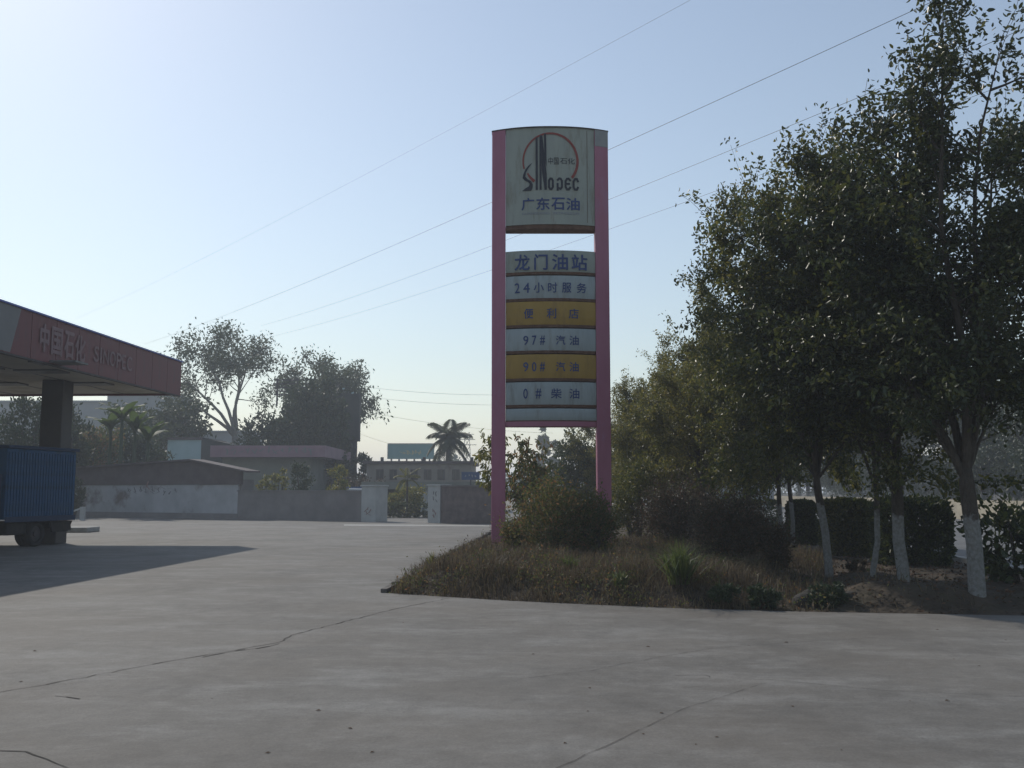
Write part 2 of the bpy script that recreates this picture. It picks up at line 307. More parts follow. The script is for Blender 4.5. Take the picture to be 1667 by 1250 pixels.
def make_tree(name, seed, label, cat, loc, H=8.6, fork=1.75, r0=.13, limbs=6, limb_ang=(10, 26), low=4, low_ang=(48, 72), low_len=2.1,
              n2=9, n3=7, leaves=24, size=.088, l2=1.3, l3=.62, leafm='leaf', barkm='wash', lean=(0, 0), simple=False, droop=.35, wid=.45, group=None, spread=.085, bare=.25, wig=.12, fork_lvl2=.25, taper=.78, l2k=(1.3, .75)):
    rng = np.random.default_rng(seed); rd = random.Random(seed)
    root = empty(name, loc, label=label, cat=cat, group=group)
    wood = MB(); trunk = MB(); LP = []; LD = []
    base = Vector((0, 0, -.15)); top = Vector((lean[0], lean[1], fork))
    mid = (base + top) / 2 + Vector((rd.uniform(-.06, .06), rd.uniform(-.06, .06), 0))
    trunk.tube([base, base + Vector((0, 0, .2)), mid, top + Vector((0, 0, -.1)), top + Vector((0, 0, .12))], [r0 * 1.45, r0 * 1.12, r0, r0 * 1.0, r0 * .7], 12)
    def bend(p, d, L, r, segs, up, wg):
        pts = [p.copy()]; rs = [r]; d = d.normalized()
        for i in range(segs):
            d = (d + Vector((rd.gauss(0, wg), rd.gauss(0, wg), rd.gauss(0, wg * .6) + up))).normalized()
            p = p + d * (L / segs); pts.append(p.copy()); rs.append(max(r * (1 - (i + 1) / segs * .85), .003))
        return pts, rs
    def pick(pts, t):
        x = t * (len(pts) - 1); i = min(int(x), len(pts) - 2); return pts[i].lerp(pts[i + 1], x - i), (pts[i + 1] - pts[i]).normalized()
    def side(d, ang):
        o = d.orthogonal().normalized(); o.rotate(Matrix.Rotation(rd.uniform(0, 2 * PI), 3, d)); return (d * math.cos(ang) + o * math.sin(ang)).normalized()
    def twig(p, d, L, r, nl):
        pts, rs = bend(p, d, L, r, 3, .02, .18)
        if not simple: wood.tube(pts, rs, 3, False)
        a = np.array([tuple(q) for q in pts]); t = rng.uniform(.1, 1.08, nl) * 3; i = np.clip(t.astype(int), 0, 2); fr = (t - i)[:, None]
        P = a[i] * (1 - fr) + a[i + 1] * fr + rng.normal(size=(nl, 3)) * spread * np.array([1, 1, .8])
        dd = np.array(tuple(d))[None] * .5 + rng.normal(size=(nl, 3)) * .7; dd[:, 2] -= droop
        LP.append(P); LD.append(dd)
    mains = []
    for k in range(limbs):
        az = 2 * PI * (k + rd.uniform(-.3, .3)) / limbs; a = math.radians(rd.uniform(*limb_ang))
        if k == 0: a = math.radians(4)
        L = (H - fork) * (1.0 if k == 0 else rd.uniform(taper, 1.0)) / math.cos(a) * .86
        mains.append((Vector((math.sin(a) * math.cos(az), math.sin(a) * math.sin(az), math.cos(a))), L, r0 * .62, bare, n2 + 3))
    for k in range(low):
        az = 2 * PI * (k + rd.uniform(-.35, .35)) / low; a = math.radians(rd.uniform(*low_ang))
        mains.append((Vector((math.sin(a) * math.cos(az), math.sin(a) * math.sin(az), math.cos(a))), low_len * rd.uniform(.8, 1.15), r0 * .3, .15, n2 - 2))
    for d, L, r, b0, m2 in mains:
        pts, rs = bend(top + Vector((0, 0, rd.uniform(-.15, .1))), d, L, r, 7, .02, wig)
        wood.tube(pts, rs, 7, False)
        for j in range(m2):
            t = b0 + (1 - b0) * (j + rd.random()) / m2
            p, dd = pick(pts, min(t, .99)); l = l2 * (l2k[0] - l2k[1] * t) * rd.uniform(.7, 1.2)
            p2, r2 = bend(p, side(dd, math.radians(rd.uniform(35, 75))), l, r * .32, 4, .03, .16)
            wood.tube(p2, r2, 5, False)
            for q in range(n3):
                tt = fork_lvl2 + (1 - fork_lvl2) * (q + rd.random()) / n3
                p3, d3 = pick(p2, min(tt, .99)); twig(p3, side(d3, math.radians(rd.uniform(20, 70))), l3 * rd.uniform(.6, 1.2), r * .1, leaves)
            twig(p2[-1], (p2[-1] - p2[-2]), l3, r * .1, leaves)
        twig(pts[-1], (pts[-1] - pts[-2]), l3 * 1.4, .008, leaves); twig(pts[-1], (pts[-1] - pts[-2]), l3 * 1.8, .008, leaves // 2)
    trunk.build('trunk', M[barkm], root, True); wood.build('branches', M['bark'] if barkm == 'wash' else M[barkm], root, True)
    P = np.concatenate(LP); D = np.concatenate(LD)
    V, Q = (leaf_simple(P, D, size, rng, wid) if simple else leaf_arrays(P, D, size, rng, wid))
    np_mesh('crown', V, Q, M[leafm], root)
    return root

def bush(name, seed, label, cat, loc, rx, ry, h, n, size, leafm, group=None, clumps=None, part='foliage', up=.1, simple=True, clump_r=.28, floor=.08, wid=.45, topple=1.0, shell=.55, kind=None, stems=8, box=False):
    """a shrub or a dense tree seen as leaf clumps spread through a rounded volume, on its stems"""
    rng = np.random.default_rng(seed); root = empty(name, loc, label=label, cat=cat, group=group)
    k = clumps or max(10, int(n / 90))
    if box:
        c = rng.uniform(-1, 1, (k, 3)); ax = rng.integers(0, 3, k); sg = np.where(rng.random(k) < .5, -1, 1)
        m_ = rng.random(k) < .85; c[np.arange(k)[m_], ax[m_]] = sg[m_] * rng.uniform(.86, .98, m_.sum())
        nrm = np.linalg.norm(np.abs(c) ** 1, ord=5, axis=1, keepdims=True); c = c / np.maximum(nrm, 1.0) * 1.0
    else:
        c = unit(rng.normal(size=(k, 3))) * (rng.uniform(shell, 1, (k, 1)) ** .7)
    zc = h * (.5 + floor / 2); zr = h * (.5 - floor / 2)
    amp = rng.uniform(.8, 1.05, (k, 1)) if not box else 1
    Cn = c * amp * np.array([rx, ry, zr]) + np.array([0, 0, zc])
    idx = rng.integers(0, k, n); cr = clump_r * min(rx, h / 2)
    off = rng.normal(size=(n, 3)) * cr * .55 * (1 if not box else .7)
    P = Cn[idx] + off
    P[:, 2] = np.maximum(P[:, 2], .02)
    D = unit(P - np.array([0, 0, zc * .6])) * .6 + rng.normal(size=(n, 3)) * .6; D[:, 2] += up
    V, Q = leaf_simple(P, D, size, rng, wid) if simple else leaf_arrays(P, D, size, rng, wid)
    np_mesh(part, V, Q, M[leafm], root)
    st = MB()
    for i in range(stems):
        q = Cn[rng.integers(0, k)]; b = np.array([rng.normal() * .08 * rx, rng.normal() * .08 * ry, -.08])
        m_ = (b + q) / 2 + np.array([0, 0, .12 * h])
        st.tube([b, m_, q], [max(.012, .018 * h), max(.009, .012 * h), .004], 5, False)
    st.build('stem', M['bark'], root, True)
    return root

# ------------------------------------------------------------------ THE SETTING
ground_o = MB().box(-1500, 1500, -200, 2500, -.6, -.03).build('ground', M['earth']); tag(ground_o, kind='structure')

A = ground(625, 965); 
def edge_pt(s): return A + DIR * s            # island's left edge runs along DIR
front = [A, ground(720, 971), ground(830, 978), ground(960, 984), ground(1100, 990), ground(1280, 995), ground(1430, 998), ground(1667, 1002), ground(1900, 1006)]
ROADX = 0
KB = ground(1570, 918)                        # a point of the roadside kerb
def along(p, s): return p + DIR * s
# yard: everything left of the island edge, and everything in front of it
kerb_near = along(KB, -(KB.y - front[-1].y) / DIR.y)
yard = MB()
pts = [Vector((-75, -30, 0)), Vector((kerb_near.x, -30, 0)), Vector((kerb_near.x, front[-1].y, 0))] + list(reversed(front)) + [edge_pt(45), Vector((edge_pt(45).x, 64, 0)), Vector((edge_pt(60).x, 90, 0)), Vector((-75, 90, 0))]
import mathutils
tri = mathutils.geometry.tessellate_polygon([pts])
me = bpy.data.meshes.new('concrete_yard'); me.from_pydata([tuple(p) for p in pts], [], [tuple(t) for t in tri]); me.update()
yo = link('concrete_yard', me, M['concrete']); tag(yo, kind='structure')
for p in me.polygons:
    if p.normal.z < 0: p.flip()

# island terrain
def smooth(a, b, x): t = min(max((x - a) / (b - a), 0), 1); return t * t * (3 - 2 * t)
from mathutils import noise as mn
fx = [p.x for p in front]; fy = [p.y for p in front]
def front_y(x): return float(np.interp(x, fx, fy))
def island_h(x, y):
    dl = (x - (A.x + (y - A.y) * .053)); df = y - front_y(x); xr = KB.x + (y - KB.y) * .053 - x
    e = min(smooth(-.02, 1.0, dl), smooth(-.02, .9, df), smooth(.1, 1.2, xr))
    n = mn.noise((x * .6, y * .6, 3)) * .12 + mn.noise((x * 2.3, y * 2.3, 9)) * .05 + mn.noise((x * 7, y * 7, 1)) * .018
    h = .30 + n
    # hollow between shrubs and the first trees
    ditch = math.exp(-(((x - (3.9 + (y - 13.5) * .32)) / .75) ** 2)) * (1 - smooth(17.5, 19.5, y))
    h -= .26 * ditch
    mound = math.exp(-(((x - 5.3) / .9) ** 2 + ((y - 14.3) / .9) ** 2)); h += .03 * mound
    h *= 1 - .35 * smooth(5.2, 7, x)
    return -.03 + (h + .03) * e + .012 * (1 - e)
nx, ny = 170, 190
xs = np.linspace(-2.2, 11.8, nx); ys = np.concatenate([np.linspace(12.2, 24, 130), np.linspace(24.3, 75, 60)])
V = []; keep = {}
for j, y in enumerate(ys):
    for i, x in enumerate(xs):
        X = x + (y - A.y) * .053; V.append((X, y, island_h(X, y)))
Fc = []
for j in range(ny - 1):
    for i in range(nx - 1):
        a = j * nx + i; cx = V[a][0]; cyy = V[a][1]
        if cyy > front_y(cx) - .08 and cx > A.x + (cyy - A.y) * .053 - .05 and cx < KB.x + (cyy - KB.y) * .053 + .05:
            Fc.append((a, a + 1, a + nx + 1, a + nx))
me = bpy.data.meshes.new('planting_island'); me.from_pydata(V, [], Fc); me.update(); me.shade_smooth()
tag(link('planting_island', me, M['soil']), kind='structure')
# island kerb along the left edge (broken; its shadow is painted in as a dark colour)
kb = MB(); rd = random.Random(4)
s = 0
kerb_root = empty('island_kerb', tuple(A)); tag(kerb_root, kind='structure')
kprof = MB().box(-.05, .05, 0, .98, -.1, .085).mesh('kerb_stone')
for i in range(40):
    p = DIR * (i * 1.0 + .02)
    k_ = link('kerb_stone', kprof, M['kerb_shade'], kerb_root); k_.location = (p.x + rd.uniform(-.012, .012), p.y, rd.uniform(-.03, .012)); k_.rotation_euler = (0, rd.uniform(-.05, .05), -.053 + rd.uniform(-.012, .012))
# yard joints and cracks (thin open joints filled with dirt)
def crack(name, px, w0, seed, jag=.02):
    rd = random.Random(seed); g = [ground(*p) for p in px]; pts = []
    for a, b in zip(g[:-1], g[1:]):
        n = max(2, int((b - a).length / .12))
        for i in range(n):
            t = i / n; q = a.lerp(b, t); pts.append(q + Vector((rd.uniform(-jag, jag), rd.uniform(-jag, jag), 0)))
    pts.append(g[-1]); mb = MB()
    for i in range(len(pts) - 1):
        d = (pts[i + 1] - pts[i]).normalized(); s_ = Vector((-d.y, d.x, 0))
        wa = w0 * rd.uniform(.35, 1.2); mb.quad(*[q + Vector((0, 0, .004)) for q in (pts[i] - s_ * wa, pts[i + 1] - s_ * wa, pts[i + 1] + s_ * wa, pts[i] + s_ * wa)])
    o = mb.build(name, M['crack'], yo); return o
crack('joint', [(-60, 1142), (0, 1127), (120, 1106), (300, 1072), (455, 1046), (475, 1034), (560, 1012), (640, 992), (730, 974)], .008, 1)
crack('joint', [(455, 1048), (420, 1056), (380, 1060), (330, 1070)], .012, 12)
crack('joint', [(-30, 1220), (40, 1224), (75, 1236), (125, 1256)], .006, 2, .008)
crack('joint', [(905, 1252), (1000, 1208), (1110, 1155), (1245, 1112)], .0025, 3, .008)
crack('joint', [(860, 1104), (960, 1092), (1060, 1072), (1160, 1056), (1300, 1045), (1430, 1038)], .003, 5, .015)
crack('joint', [(1210, 1106), (1260, 1107), (1320, 1113), (1450, 1125), (1667, 1134)], .003, 6, .012)
crack('joint', [(1100, 1100), (1150, 1099), (1155, 1103)], .005, 8, .012)
crack('joint', [(90, 1133), (130, 1138)], .012, 9, .02)

# highway beyond the trees
rk = empty('roadside_kerb', tuple(KB)); tag(rk, kind='structure')
kp = MB().box(-.09, .09, 0, .985, -.1, .14).mesh('kerb_stone')
kp.materials.append(M['kerb'])
for i in range(-14, 60):
    k_ = link('kerb_stone', kp, M['kerb'], rk); p = DIR * i; k_.location = (p.x, p.y, rd.uniform(-.008, .008)); k_.rotation_euler = (0, 0, -.053)
WB = ground(1590, 847)
wshift = (WB - KB).dot(PER)
road = MB(); o0 = KB - DIR * 120 + PER * .1; o1 = KB + DIR * 700 + PER * .1
road.quad(o0 + Vector((0, 0, .0)), o0 + PER * (wshift + 14), o1 + PER * (wshift + 14), o1)
ro = road.build('highway', M['asphalt']); ro.location.z = .004; tag(ro, kind='structure')
mk = MB()
for i in range(-10, 60):
    for off in (5.2, 9.0):
        a = KB + DIR * (i * 8) + PER * off; mk.quad(a, a + PER * .15, a + PER * .15 + DIR * 4, a + DIR * 4)
m_ = mk.build('lane_marking', M['whitep'], ro); m_.location.z = .004

# ------------------------------------------------------------------ SIGN PYLON
SY = 22.0
sb = ground(811, 897, .28); SY = sb.y
signR = empty('filling_station_pylon_sign', (sb.x, SY, .15), label='tall pink and white price pylon with two posts standing in the shrubs of the island', cat='sign')
sx0 = at(800, 800, SY).x; sx1 = at(995, 800, SY).x; SW = sx1 - sx0; scx = (sx0 + sx1) / 2
def Zs(py): return at(833, py, SY - .3).z
ztop = Zs(207)
HD = .30                                        # bulge of the lens-shaped section
def bulge(x): u = x / (SW / 2); return HD * (1 - abs(u) ** 2.2) + .10     # half depth at x (local, centred)
signR.location = (scx, SY, 0)
xi0 = at(823, 600, SY).x - scx; xi1 = at(969.5, 600, SY).x - scx
def section(xa, xb, n=14, inset=0.0):
    xsn = [xa + (xb - xa) * i / n for i in range(n + 1)]
    return [(x, -bulge(x) + inset) for x in xsn] + [(x, .13 - inset * .5) for x in (xb, xa)]
def rsec(xa, xb, side_):
    s_ = section(xa, xb, 8); return s_
post_b = .0
for (xa, xb) in ((-SW / 2, xi0), (xi1, SW / 2)):
    p = MB().prism(section(xa, xb, 8), -.3, ztop - .03); o = p.build('post', M['post'], signR, False, .02)
g = MB().prism([(x, y - (.006 if y < 0 else -.006)) for x, y in section(xi1 + .01, SW / 2 - .0, 8)], Zs(236), ztop - .03); g.build('bare_patch', M['postg'], signR, False, .01)
cap = MB().prism(section(-SW / 2 - .01, SW / 2 + .01, 20, -.012), ztop - .03, ztop - .012).build('top_cap', M['steel'], signR)
def panel(name, y0, y1, m, inset=.03, rust=True, pillow=.035):
    """one slightly pillowed lightbox panel between the posts; y0,y1 pixel rows of its top and bottom"""
    z1, z0 = Zs(y0), Zs(y1); mb = MB(); n, kk = 14, 5
    for sgn in (-1, 1):
        b0 = len(mb.v)
        for j in range(kk + 1):
            tz = j / kk; z = z0 + (z1 - z0) * tz; pu = pillow * (1 - (2 * tz - 1) ** 4)
            for i in range(n + 1):
                x = xi0 + .004 + (xi1 - xi0 - .008) * i / n; mb.v.append((x, -(bulge(x) - inset - pillow + pu) if sgn < 0 else .11, z))
        for j in range(kk):
            for i in range(n):
                a = b0 + j * (n + 1) + i; q = (a, a + 1, a + n + 2, a + n + 1); mb.f.append(q if sgn < 0 else q[::-1])
    h = (n + 1) * (kk + 1)
    for (r, fl) in (([i for i in range(n + 1)], 1), ([kk * (n + 1) + i for i in range(n + 1)], 0)):
        for a, b in zip(r[:-1], r[1:]):
            q = (a, b, b + h, a + h); mb.f.append(q[::-1] if fl else q)
    for i, fl in ((0, 0), (n, 1)):
        for j in range(kk):
            a = j * (n + 1) + i; b = a + n + 1; q = (a, b, b + h, a + h); mb.f.append(q if fl else q[::-1])
    o = mb.build(name, m, signR, True); 
    try: o.data.set_sharp_from_angle(angle=.6)
    except Exception: pass
    if rust:
        rr = MB().prism(section(xi0 + .004, xi1 - .004, 14, inset + .02), z0 - .045, z0 + .018); rr.build('edge_rail', M['rust'], signR)
    return z0, z1
def on_front(x, inset=.03): return -(bulge(x) - inset)
def stick(me_or_mb, name, m, gap=.012, pil=0):
    """flat lettering bent onto the bulged front; mesh is in local x,z"""
    me = me_or_mb
    for v in me.vertices: v.co.y = on_front(v.co.x) - gap + v.co.y
    me.update(); return link(name, me, m, signR)
def text_mesh(s, bold=0.0, space=1.0):
    c = bpy.data.curves.new('lettering', 'FONT'); c.body = s; c.size = 1; c.offset = bold; c.resolution_u = 3; c.space_character = space
    o = bpy.data.objects.new('lettering', c); C.objects.link(o); bpy.context.view_layer.update()
    me = bpy.data.meshes.new_from_object(o.evaluated_get(bpy.context.evaluated_depsgraph_get()))
    C.objects.unlink(o); bpy.data.objects.remove(o); bpy.data.curves.remove(c); me.materials.clear(); return me
def fit_text(s, x0, x1, z0, z1, bold=0.0):
    me = text_mesh(s, 0); co = np.array([v.co[:] for v in me.vertices]); lo, hi = co.min(0), co.max(0)
    for v in me.vertices:
        v.co = (x0 + (v.co.x - lo[0]) / (hi[0] - lo[0]) * (x1 - x0), 0, z0 + (v.co.y - lo[1]) / (hi[1] - lo[1]) * (z1 - z0))
    if bold > 0:                                   # a heavier weight: the same outline laid again a stroke's fraction aside, each a hair above the last
        fs = [tuple(p.vertices) for p in me.polygons]; base = [v.co.copy() for v in me.vertices]; k = bold * (z1 - z0); vs = []; ff = []
        for j, (dx, dz) in enumerate(((-k, 0), (k, 0), (0, k), (0, -k), (0, 0))):
            n0 = len(vs); vs += [(q.x + dx, -.0005 * j, q.z + dz) for q in base]; ff += [tuple(n0 + i for i in f) for f in fs]
        me = bpy.data.meshes.new('lettering'); me.from_pydata(vs, [], ff); me.update()
    return me
def sgnx(px, py=600):
    return at(px, py, SY - .35).x - scx
# panels between the posts
panel('logo_panel', 208, 366, M['panelb'], pillow=.0)
rows = [('panel', 408, 444, M['panelb'], [('龙', 838, 862), ('门', 870, 891), ('油', 899, 924), ('站', 931, 956)], 415, 440, .022),
        ('panel', 449, 487, M['panel'], [('2', 838, 846), ('4', 852, 862), ('小', 869, 885), ('时', 892, 907), ('服', 915, 930), ('务', 939, 955)], 461, 477, .012),
        ('panel', 491, 530, M['yellow'], [('便', 853, 868), ('利', 890, 905), ('店', 926, 942)], 503, 519, .012),
        ('panel', 535, 572, M['panel'], [('9', 852, 860), ('7', 866, 873), ('#', 879, 887), ('汽', 905, 920), ('油', 927, 942)], 547, 562, .012),
        ('panel', 577, 617, M['yellow'], [('9', 852, 860), ('0', 866, 873), ('#', 879, 887), ('汽', 905, 920), ('油', 927, 942)], 590, 605, .012),
        ('panel', 622, 660, M['panel'], [('0', 852, 859), ('#', 872, 881), ('柴', 897, 914), ('油', 927, 943)], 633, 649, .012),
        ('panel', 665, 685, M['panel'], [], 0, 0, 0)]
for nm, y0, y1, m, tx, ty0, ty1, bold in rows:
    panel(nm, y0, y1, m, pillow=.025)
    for ch, a, b in tx:
        me = fit_text(ch, sgnx(a, ty0), sgnx(b, ty0), Zs(ty1), Zs(ty0), bold); stick(me, 'lettering', M['tblue'])
for (ya, yb) in ((368, 373), (686, 694)):
    MB().prism(section(xi0 + .002, xi1 - .002, 14, .04), Zs(yb), Zs(ya)).build('cross_beam', M['post'] if ya > 600 else M['rust'], signR)
MB().box(sgnx(959) - .004, sgnx(959) + .004, on_front(sgnx(959)) - .006, on_front(sgnx(959)) + .02, Zs(362), Zs(212)).build('panel_seam', M['rust'], signR)
# emblem, traced in coordinates of its own
def lg(x, y): return (sgnx(840 + x / 8.066, 280), Zs(205 + y / 8.066))
def poly_mesh(polys):
    vs = []; fs = []
    for P in polys:
        P = [lg(*p) for p in P]; n = len(vs)
        t = mathutils.geometry.tessellate_polygon([[Vector((x, z, 0)) for x, z in P]])
        vs += [(x, 0, z) for x, z in P]; fs += [tuple(n + i for i in q) for q in t]
    me = bpy.data.meshes.new('emblem'); me.from_pydata(vs, [], fs); me.update(); return me
def arc(cx, cy, r, w0, w1, a0, a1, n=40):
    o = []; i_ = []
    for k in range(n + 1):
        a = math.radians(a0 + (a1 - a0) * k / n); ww = w0 + (w1 - w0) * k / n
        o.append((cx + (r + ww / 2) * math.cos(a), cy - (r + ww / 2) * math.sin(a))); i_.append((cx + (r - ww / 2) * math.cos(a), cy - (r - ww / 2) * math.sin(a)))
    return [[o[k], o[k + 1], i_[k + 1], i_[k]] for k in range(n)]
def stroke(pts, wd):
    out = []
    for a, b in zip(pts[:-1], pts[1:]):
        dx, dy = b[0] - a[0], b[1] - a[1]; l = math.hypot(dx, dy); ux, uy = dx / l * wd / 2, dy / l * wd / 2
        out.append([(a[0] - ux * .6 - uy, a[1] - uy * .6 + ux), (b[0] + ux * .6 - uy, b[1] + uy * .6 + ux), (b[0] + ux * .6 + uy, b[1] + uy * .6 - ux), (a[0] - ux * .6 + uy, a[1] - uy * .6 - ux)])
    return out
stick(poly_mesh(arc(452, 470, 358, 34, 20, -38, 196)), 'emblem_ring', M['tred'], .012)
stick(poly_mesh(arc(452, 470, 340, 22, 40, 208, 232, 10)), 'emblem_ring', M['tred'], .012)
stick(poly_mesh([[(258, 172), (286, 158), (286, 852), (258, 852)], [(308, 140), (335, 132), (335, 852), (308, 852)],
                 [(335, 132), (348, 150), (402, 640), (404, 852), (374, 852), (340, 600), (336, 400)], [(368, 120), (395, 116), (402, 560), (374, 420)],
                 ]), 'emblem_bars', M['tdark'], .016)
stick(poly_mesh([[(215, 495), (170, 525), (125, 575), (95, 640), (88, 690), (115, 722), (160, 745), (180, 770), (170, 800), (125, 825), (78, 860), (198, 860), (215, 830), (220, 780), (200, 735), (150, 705), (122, 672), (130, 620), (165, 560)]]), 'emblem_letter', M['tdark'], .016)
for L_ in ([(432, 730), (450, 705), (468, 705), (482, 730), (482, 815), (466, 842), (448, 842), (432, 815), (432, 730)],
           [(545, 725), (565, 702), (585, 705), (602, 735), (602, 815), (585, 838), (562, 828)], [(545, 855), (545, 770)],
           [(712, 725), (690, 702), (668, 706), (650, 735), (650, 812), (668, 842), (692, 842), (712, 815)], [(650, 770), (700, 770)],
           [(815, 735), (800, 702), (778, 702), (755, 735), (755, 812), (774, 842), (798, 842), (815, 812)]):
    stick(poly_mesh(stroke(L_, 27)), 'emblem_letter', M['tdark'], .014)
stick(fit_text('中国', lg(425, 0)[0], lg(560, 0)[0], lg(0, 520)[1], lg(0, 425)[1], -.008), 'emblem_script', M['tdark'])
stick(fit_text('石化', lg(580, 0)[0], lg(775, 0)[0], lg(0, 510)[1], lg(0, 430)[1], -.008), 'emblem_script', M['tdark'])
for ch, a, b in (('广', 75, 235), ('东', 268, 438), ('石', 465, 635), ('油', 660, 832)):
    stick(fit_text(ch, lg(a, 0)[0], lg(b, 0)[0], lg(0, 1112)[1], lg(0, 955)[1], .022), 'lettering', M['tblue'])
stick(fit_text('GUANGDONG', lg(78, 0)[0], lg(440, 0)[0], lg(0, 1172)[1], lg(0, 1142)[1], .0), 'lettering', M['tfaint'])
stick(fit_text('PETROLEUM', lg(490, 0)[0], lg(828, 0)[0], lg(0, 1172)[1], lg(0, 1142)[1], .0), 'lettering', M['tfaint'])

# ------------------------------------------------------------------ FILLING STATION CANOPY
# corner nearest the gap: underside at 5 m
d_ = ray(294, 643); t_ = (5.0 - EYE) / d_.z; CC = Vector((d_.x * t_, d_.y * t_, 0))
can = empty('filling_station_canopy', (CC.x, CC.y, 0), math.atan2(DIR.y, DIR.x) - PI / 2, label='big flat forecourt canopy with faded red fascia and dark column above the blue truck', cat='canopy')
# local: +y along DIR, +x right (fascia faces +x)
top5 = on_plane(296, 590, CC, Vector((0, -1, 0))).z
LEN, WID, ZB, ZT = 25.0, 26.0, 5.0, top5
n_p = 20; pl = LEN / n_p
pm = MB().box(-.12, .0, 0.012, pl - .012, ZB - .02, ZT).mesh('fascia_panel'); pm.materials.append(M['red'])
for i in range(n_p):
    o = link('fascia_panel', pm, None, can); o.location = (0, -LEN + i * pl, 0)
MB().box(-WID, -.14, -LEN, 0, ZB + .05, ZT - .15).build('roof_slab', M['soffit'], can)
MB().box(-WID, -.14, -.10, .0 - .002, ZB - .02, ZT).build('far_fascia', M['red'], can)
MB().box(-WID, -.14, -LEN + .002, -LEN + .10, ZB - .02, ZT).build('near_fascia', M['red'], can)
MB().box(-.17, .05, -LEN, .03, ZT + .002, ZT + .045).build('top_trim', M['bluetrim'], can)
MB().box(-.16, .0, -LEN, .0, ZB - .06, ZB - .024).build('bottom_trim', M['steel'], can)
nrm = PER
def fasc(px, py):
    p = on_plane(px, py, CC, nrm); return (p - CC).dot(DIR), p.z
s1, _ = fasc(35, 500); s2, _ = fasc(17, 555)
MB().quad((.006, -LEN, ZB), (.006, s2, ZB), (.006, s1, ZT - .002), (.006, -LEN, ZT - .002)).build('white_band', M['redw'], can)
def fascia_text(s, px0, px1, z0, z1, bold):
    a, _ = fasc(px0, 560); b, _ = fasc(px1, 560)
    me = fit_text(s, a, b, z0, z1, bold)
    for v in me.vertices: v.co = (.022 - v.co.y, v.co.x, v.co.z)
    me.update(); return link('fascia_letter', me, M['letter'], can)
hh = ZT - ZB
for ch, a, b in (('中', 64, 78), ('国', 83, 100), ('石', 104, 119), ('化', 122, 138)):
    fascia_text(ch, a, b, ZB + hh * .20, ZB + hh * .82, .03)
for ch, a, b in zip('SINOPEC', (153, 163, 168, 179, 190, 199, 207), (161, 165.5, 177, 188, 198, 205, 215)):
    fascia_text(ch, a, b, ZB + hh * .30, ZB + hh * .68, .02)
# soffit joints and lamps
for i in range(1, 13):
    MB().box(-i * 2.0 - .015, -i * 2.0 + .015, -LEN + .2, -.12, ZB + .035, ZB + .05).build('soffit_joint', M['lamp'], can)
lm = MB().box(-.65, .65, -.35, .35, ZB + .0, ZB + .048).mesh('ceiling_lamp'); lm.materials.append(M['lamp'])
for px, py in ((146, 626), (95, 592), (68, 606), (5, 626), (-40, 600)):
    d = ray(px, py); t = (ZB - EYE) / d.z; p = Vector((d.x * t, d.y * t, 0)) - CC
    o = link('ceiling_lamp', lm, None, can); o.location = (p.dot(PER), p.dot(DIR), 0)
cp = at(91, 700, 31) - CC
for k, (lx, ly) in enumerate(((cp.dot(PER), cp.dot(DIR)), (cp.dot(PER), cp.dot(DIR) - 14), (cp.dot(PER) - 13, cp.dot(DIR)), (cp.dot(PER) - 13, cp.dot(DIR) - 14))):
    o = MB().box(-.34, .34, -.34, .34, 0, ZB + .045).build('column', M['col'], can, False, .03); o.location = (lx, ly, 0)

pi0 = ground(142, 867, .0)
pis = MB().box(-9, 0, -.6, .6, 0, .2); o = pis.build('pump_island', M['kerb'], None, False, .03); o.location = (pi0.x, pi0.y + .6, 0)
tag(o, 'low raised concrete pump plinth sticking out behind the blue truck', 'plinth')
gp = ground(134, 847)
rl = empty('barrier_rail', tuple(gp), label='small pale bent pipe barrier at the foot of the white wall beside the truck', cat='barrier')
MB().box(-.12, .12, -.1, .1, 0, .75).build('post', M['pillar'], rl); MB().tube([(0, 0, .7), (-.5, -.1, .5), (-1.0, -.2, .3)], .05, 6).build('rail', M['pillar'], rl)

# ------------------------------------------------------------------ BLUE TRUCK
tp = at(8, 846, 28.0); tang = math.radians(76)
tr = empty('box_truck', (tp.x, tp.y, 0), tang, label='small blue box truck parked in the shade under the canopy', cat='truck')
TL, TWd = 2.9, 1.95
sc_ = at(8, 729, 28).z; zb = tp.z
# corrugated box: ribs along the side are built
MB().box(0, TL, .03, TWd, zb, sc_).build('cargo_box', M['tblu'], tr, False, .015)
rm = MB().box(0, .07, -.004, .03, zb + .08, sc_ - .1).mesh('side_rib'); rm.materials.append(M['tblu'])
for i in range(24):
    o = link('side_rib', rm, None, tr); o.location = (.06 + i * (TL - .15) / 23.5, 0, 0)
MB().box(-.02, TL + .08, -.03, TWd + .03, sc_, sc_ + .09).build('roof_rim', M['tblud'], tr, False, .01)
MB().box(-.01, TL + .02, -.02, .0 - .002, zb - .08, zb + .07).build('side_rail', M['tblud'], tr)
MB().box(TL - .0, TL + .045, .06, TWd - .05, zb + .05, sc_ - .06).build('rear_door', M['tblud'], tr)
MB().box(-1.9, TL - .05, .45, 1.5, zb - .32, zb - .09).build('chassis', M['chas'], tr)
MB().extrude([(TL - 1.0, .04, zb - .1), (TL - .02, .04, zb - .1), (TL - .22, .04, zb - .42), (TL - .9, .04, zb - .42)], (0, .06, 0)).build('mud_guard', M['chas'], tr)
MB().box(TL - .15, TL, .1, TWd - .1, zb - .4, zb - .25).build('bumper', M['chas'], tr)
MB().box(TL - .02, TL + .03, .12, .3, zb - .22, zb - .1).build('tail_lamp', M['tred'], tr)
MB().box(TL - .02, TL + .03, TWd - .3, TWd - .12, zb - .22, zb - .1).build('tail_lamp', M['tred'], tr)
MB().box(.2, .95, .08, .45, zb - .45, zb - .1).build('fuel_tank', M['chas'], tr, False, .04)
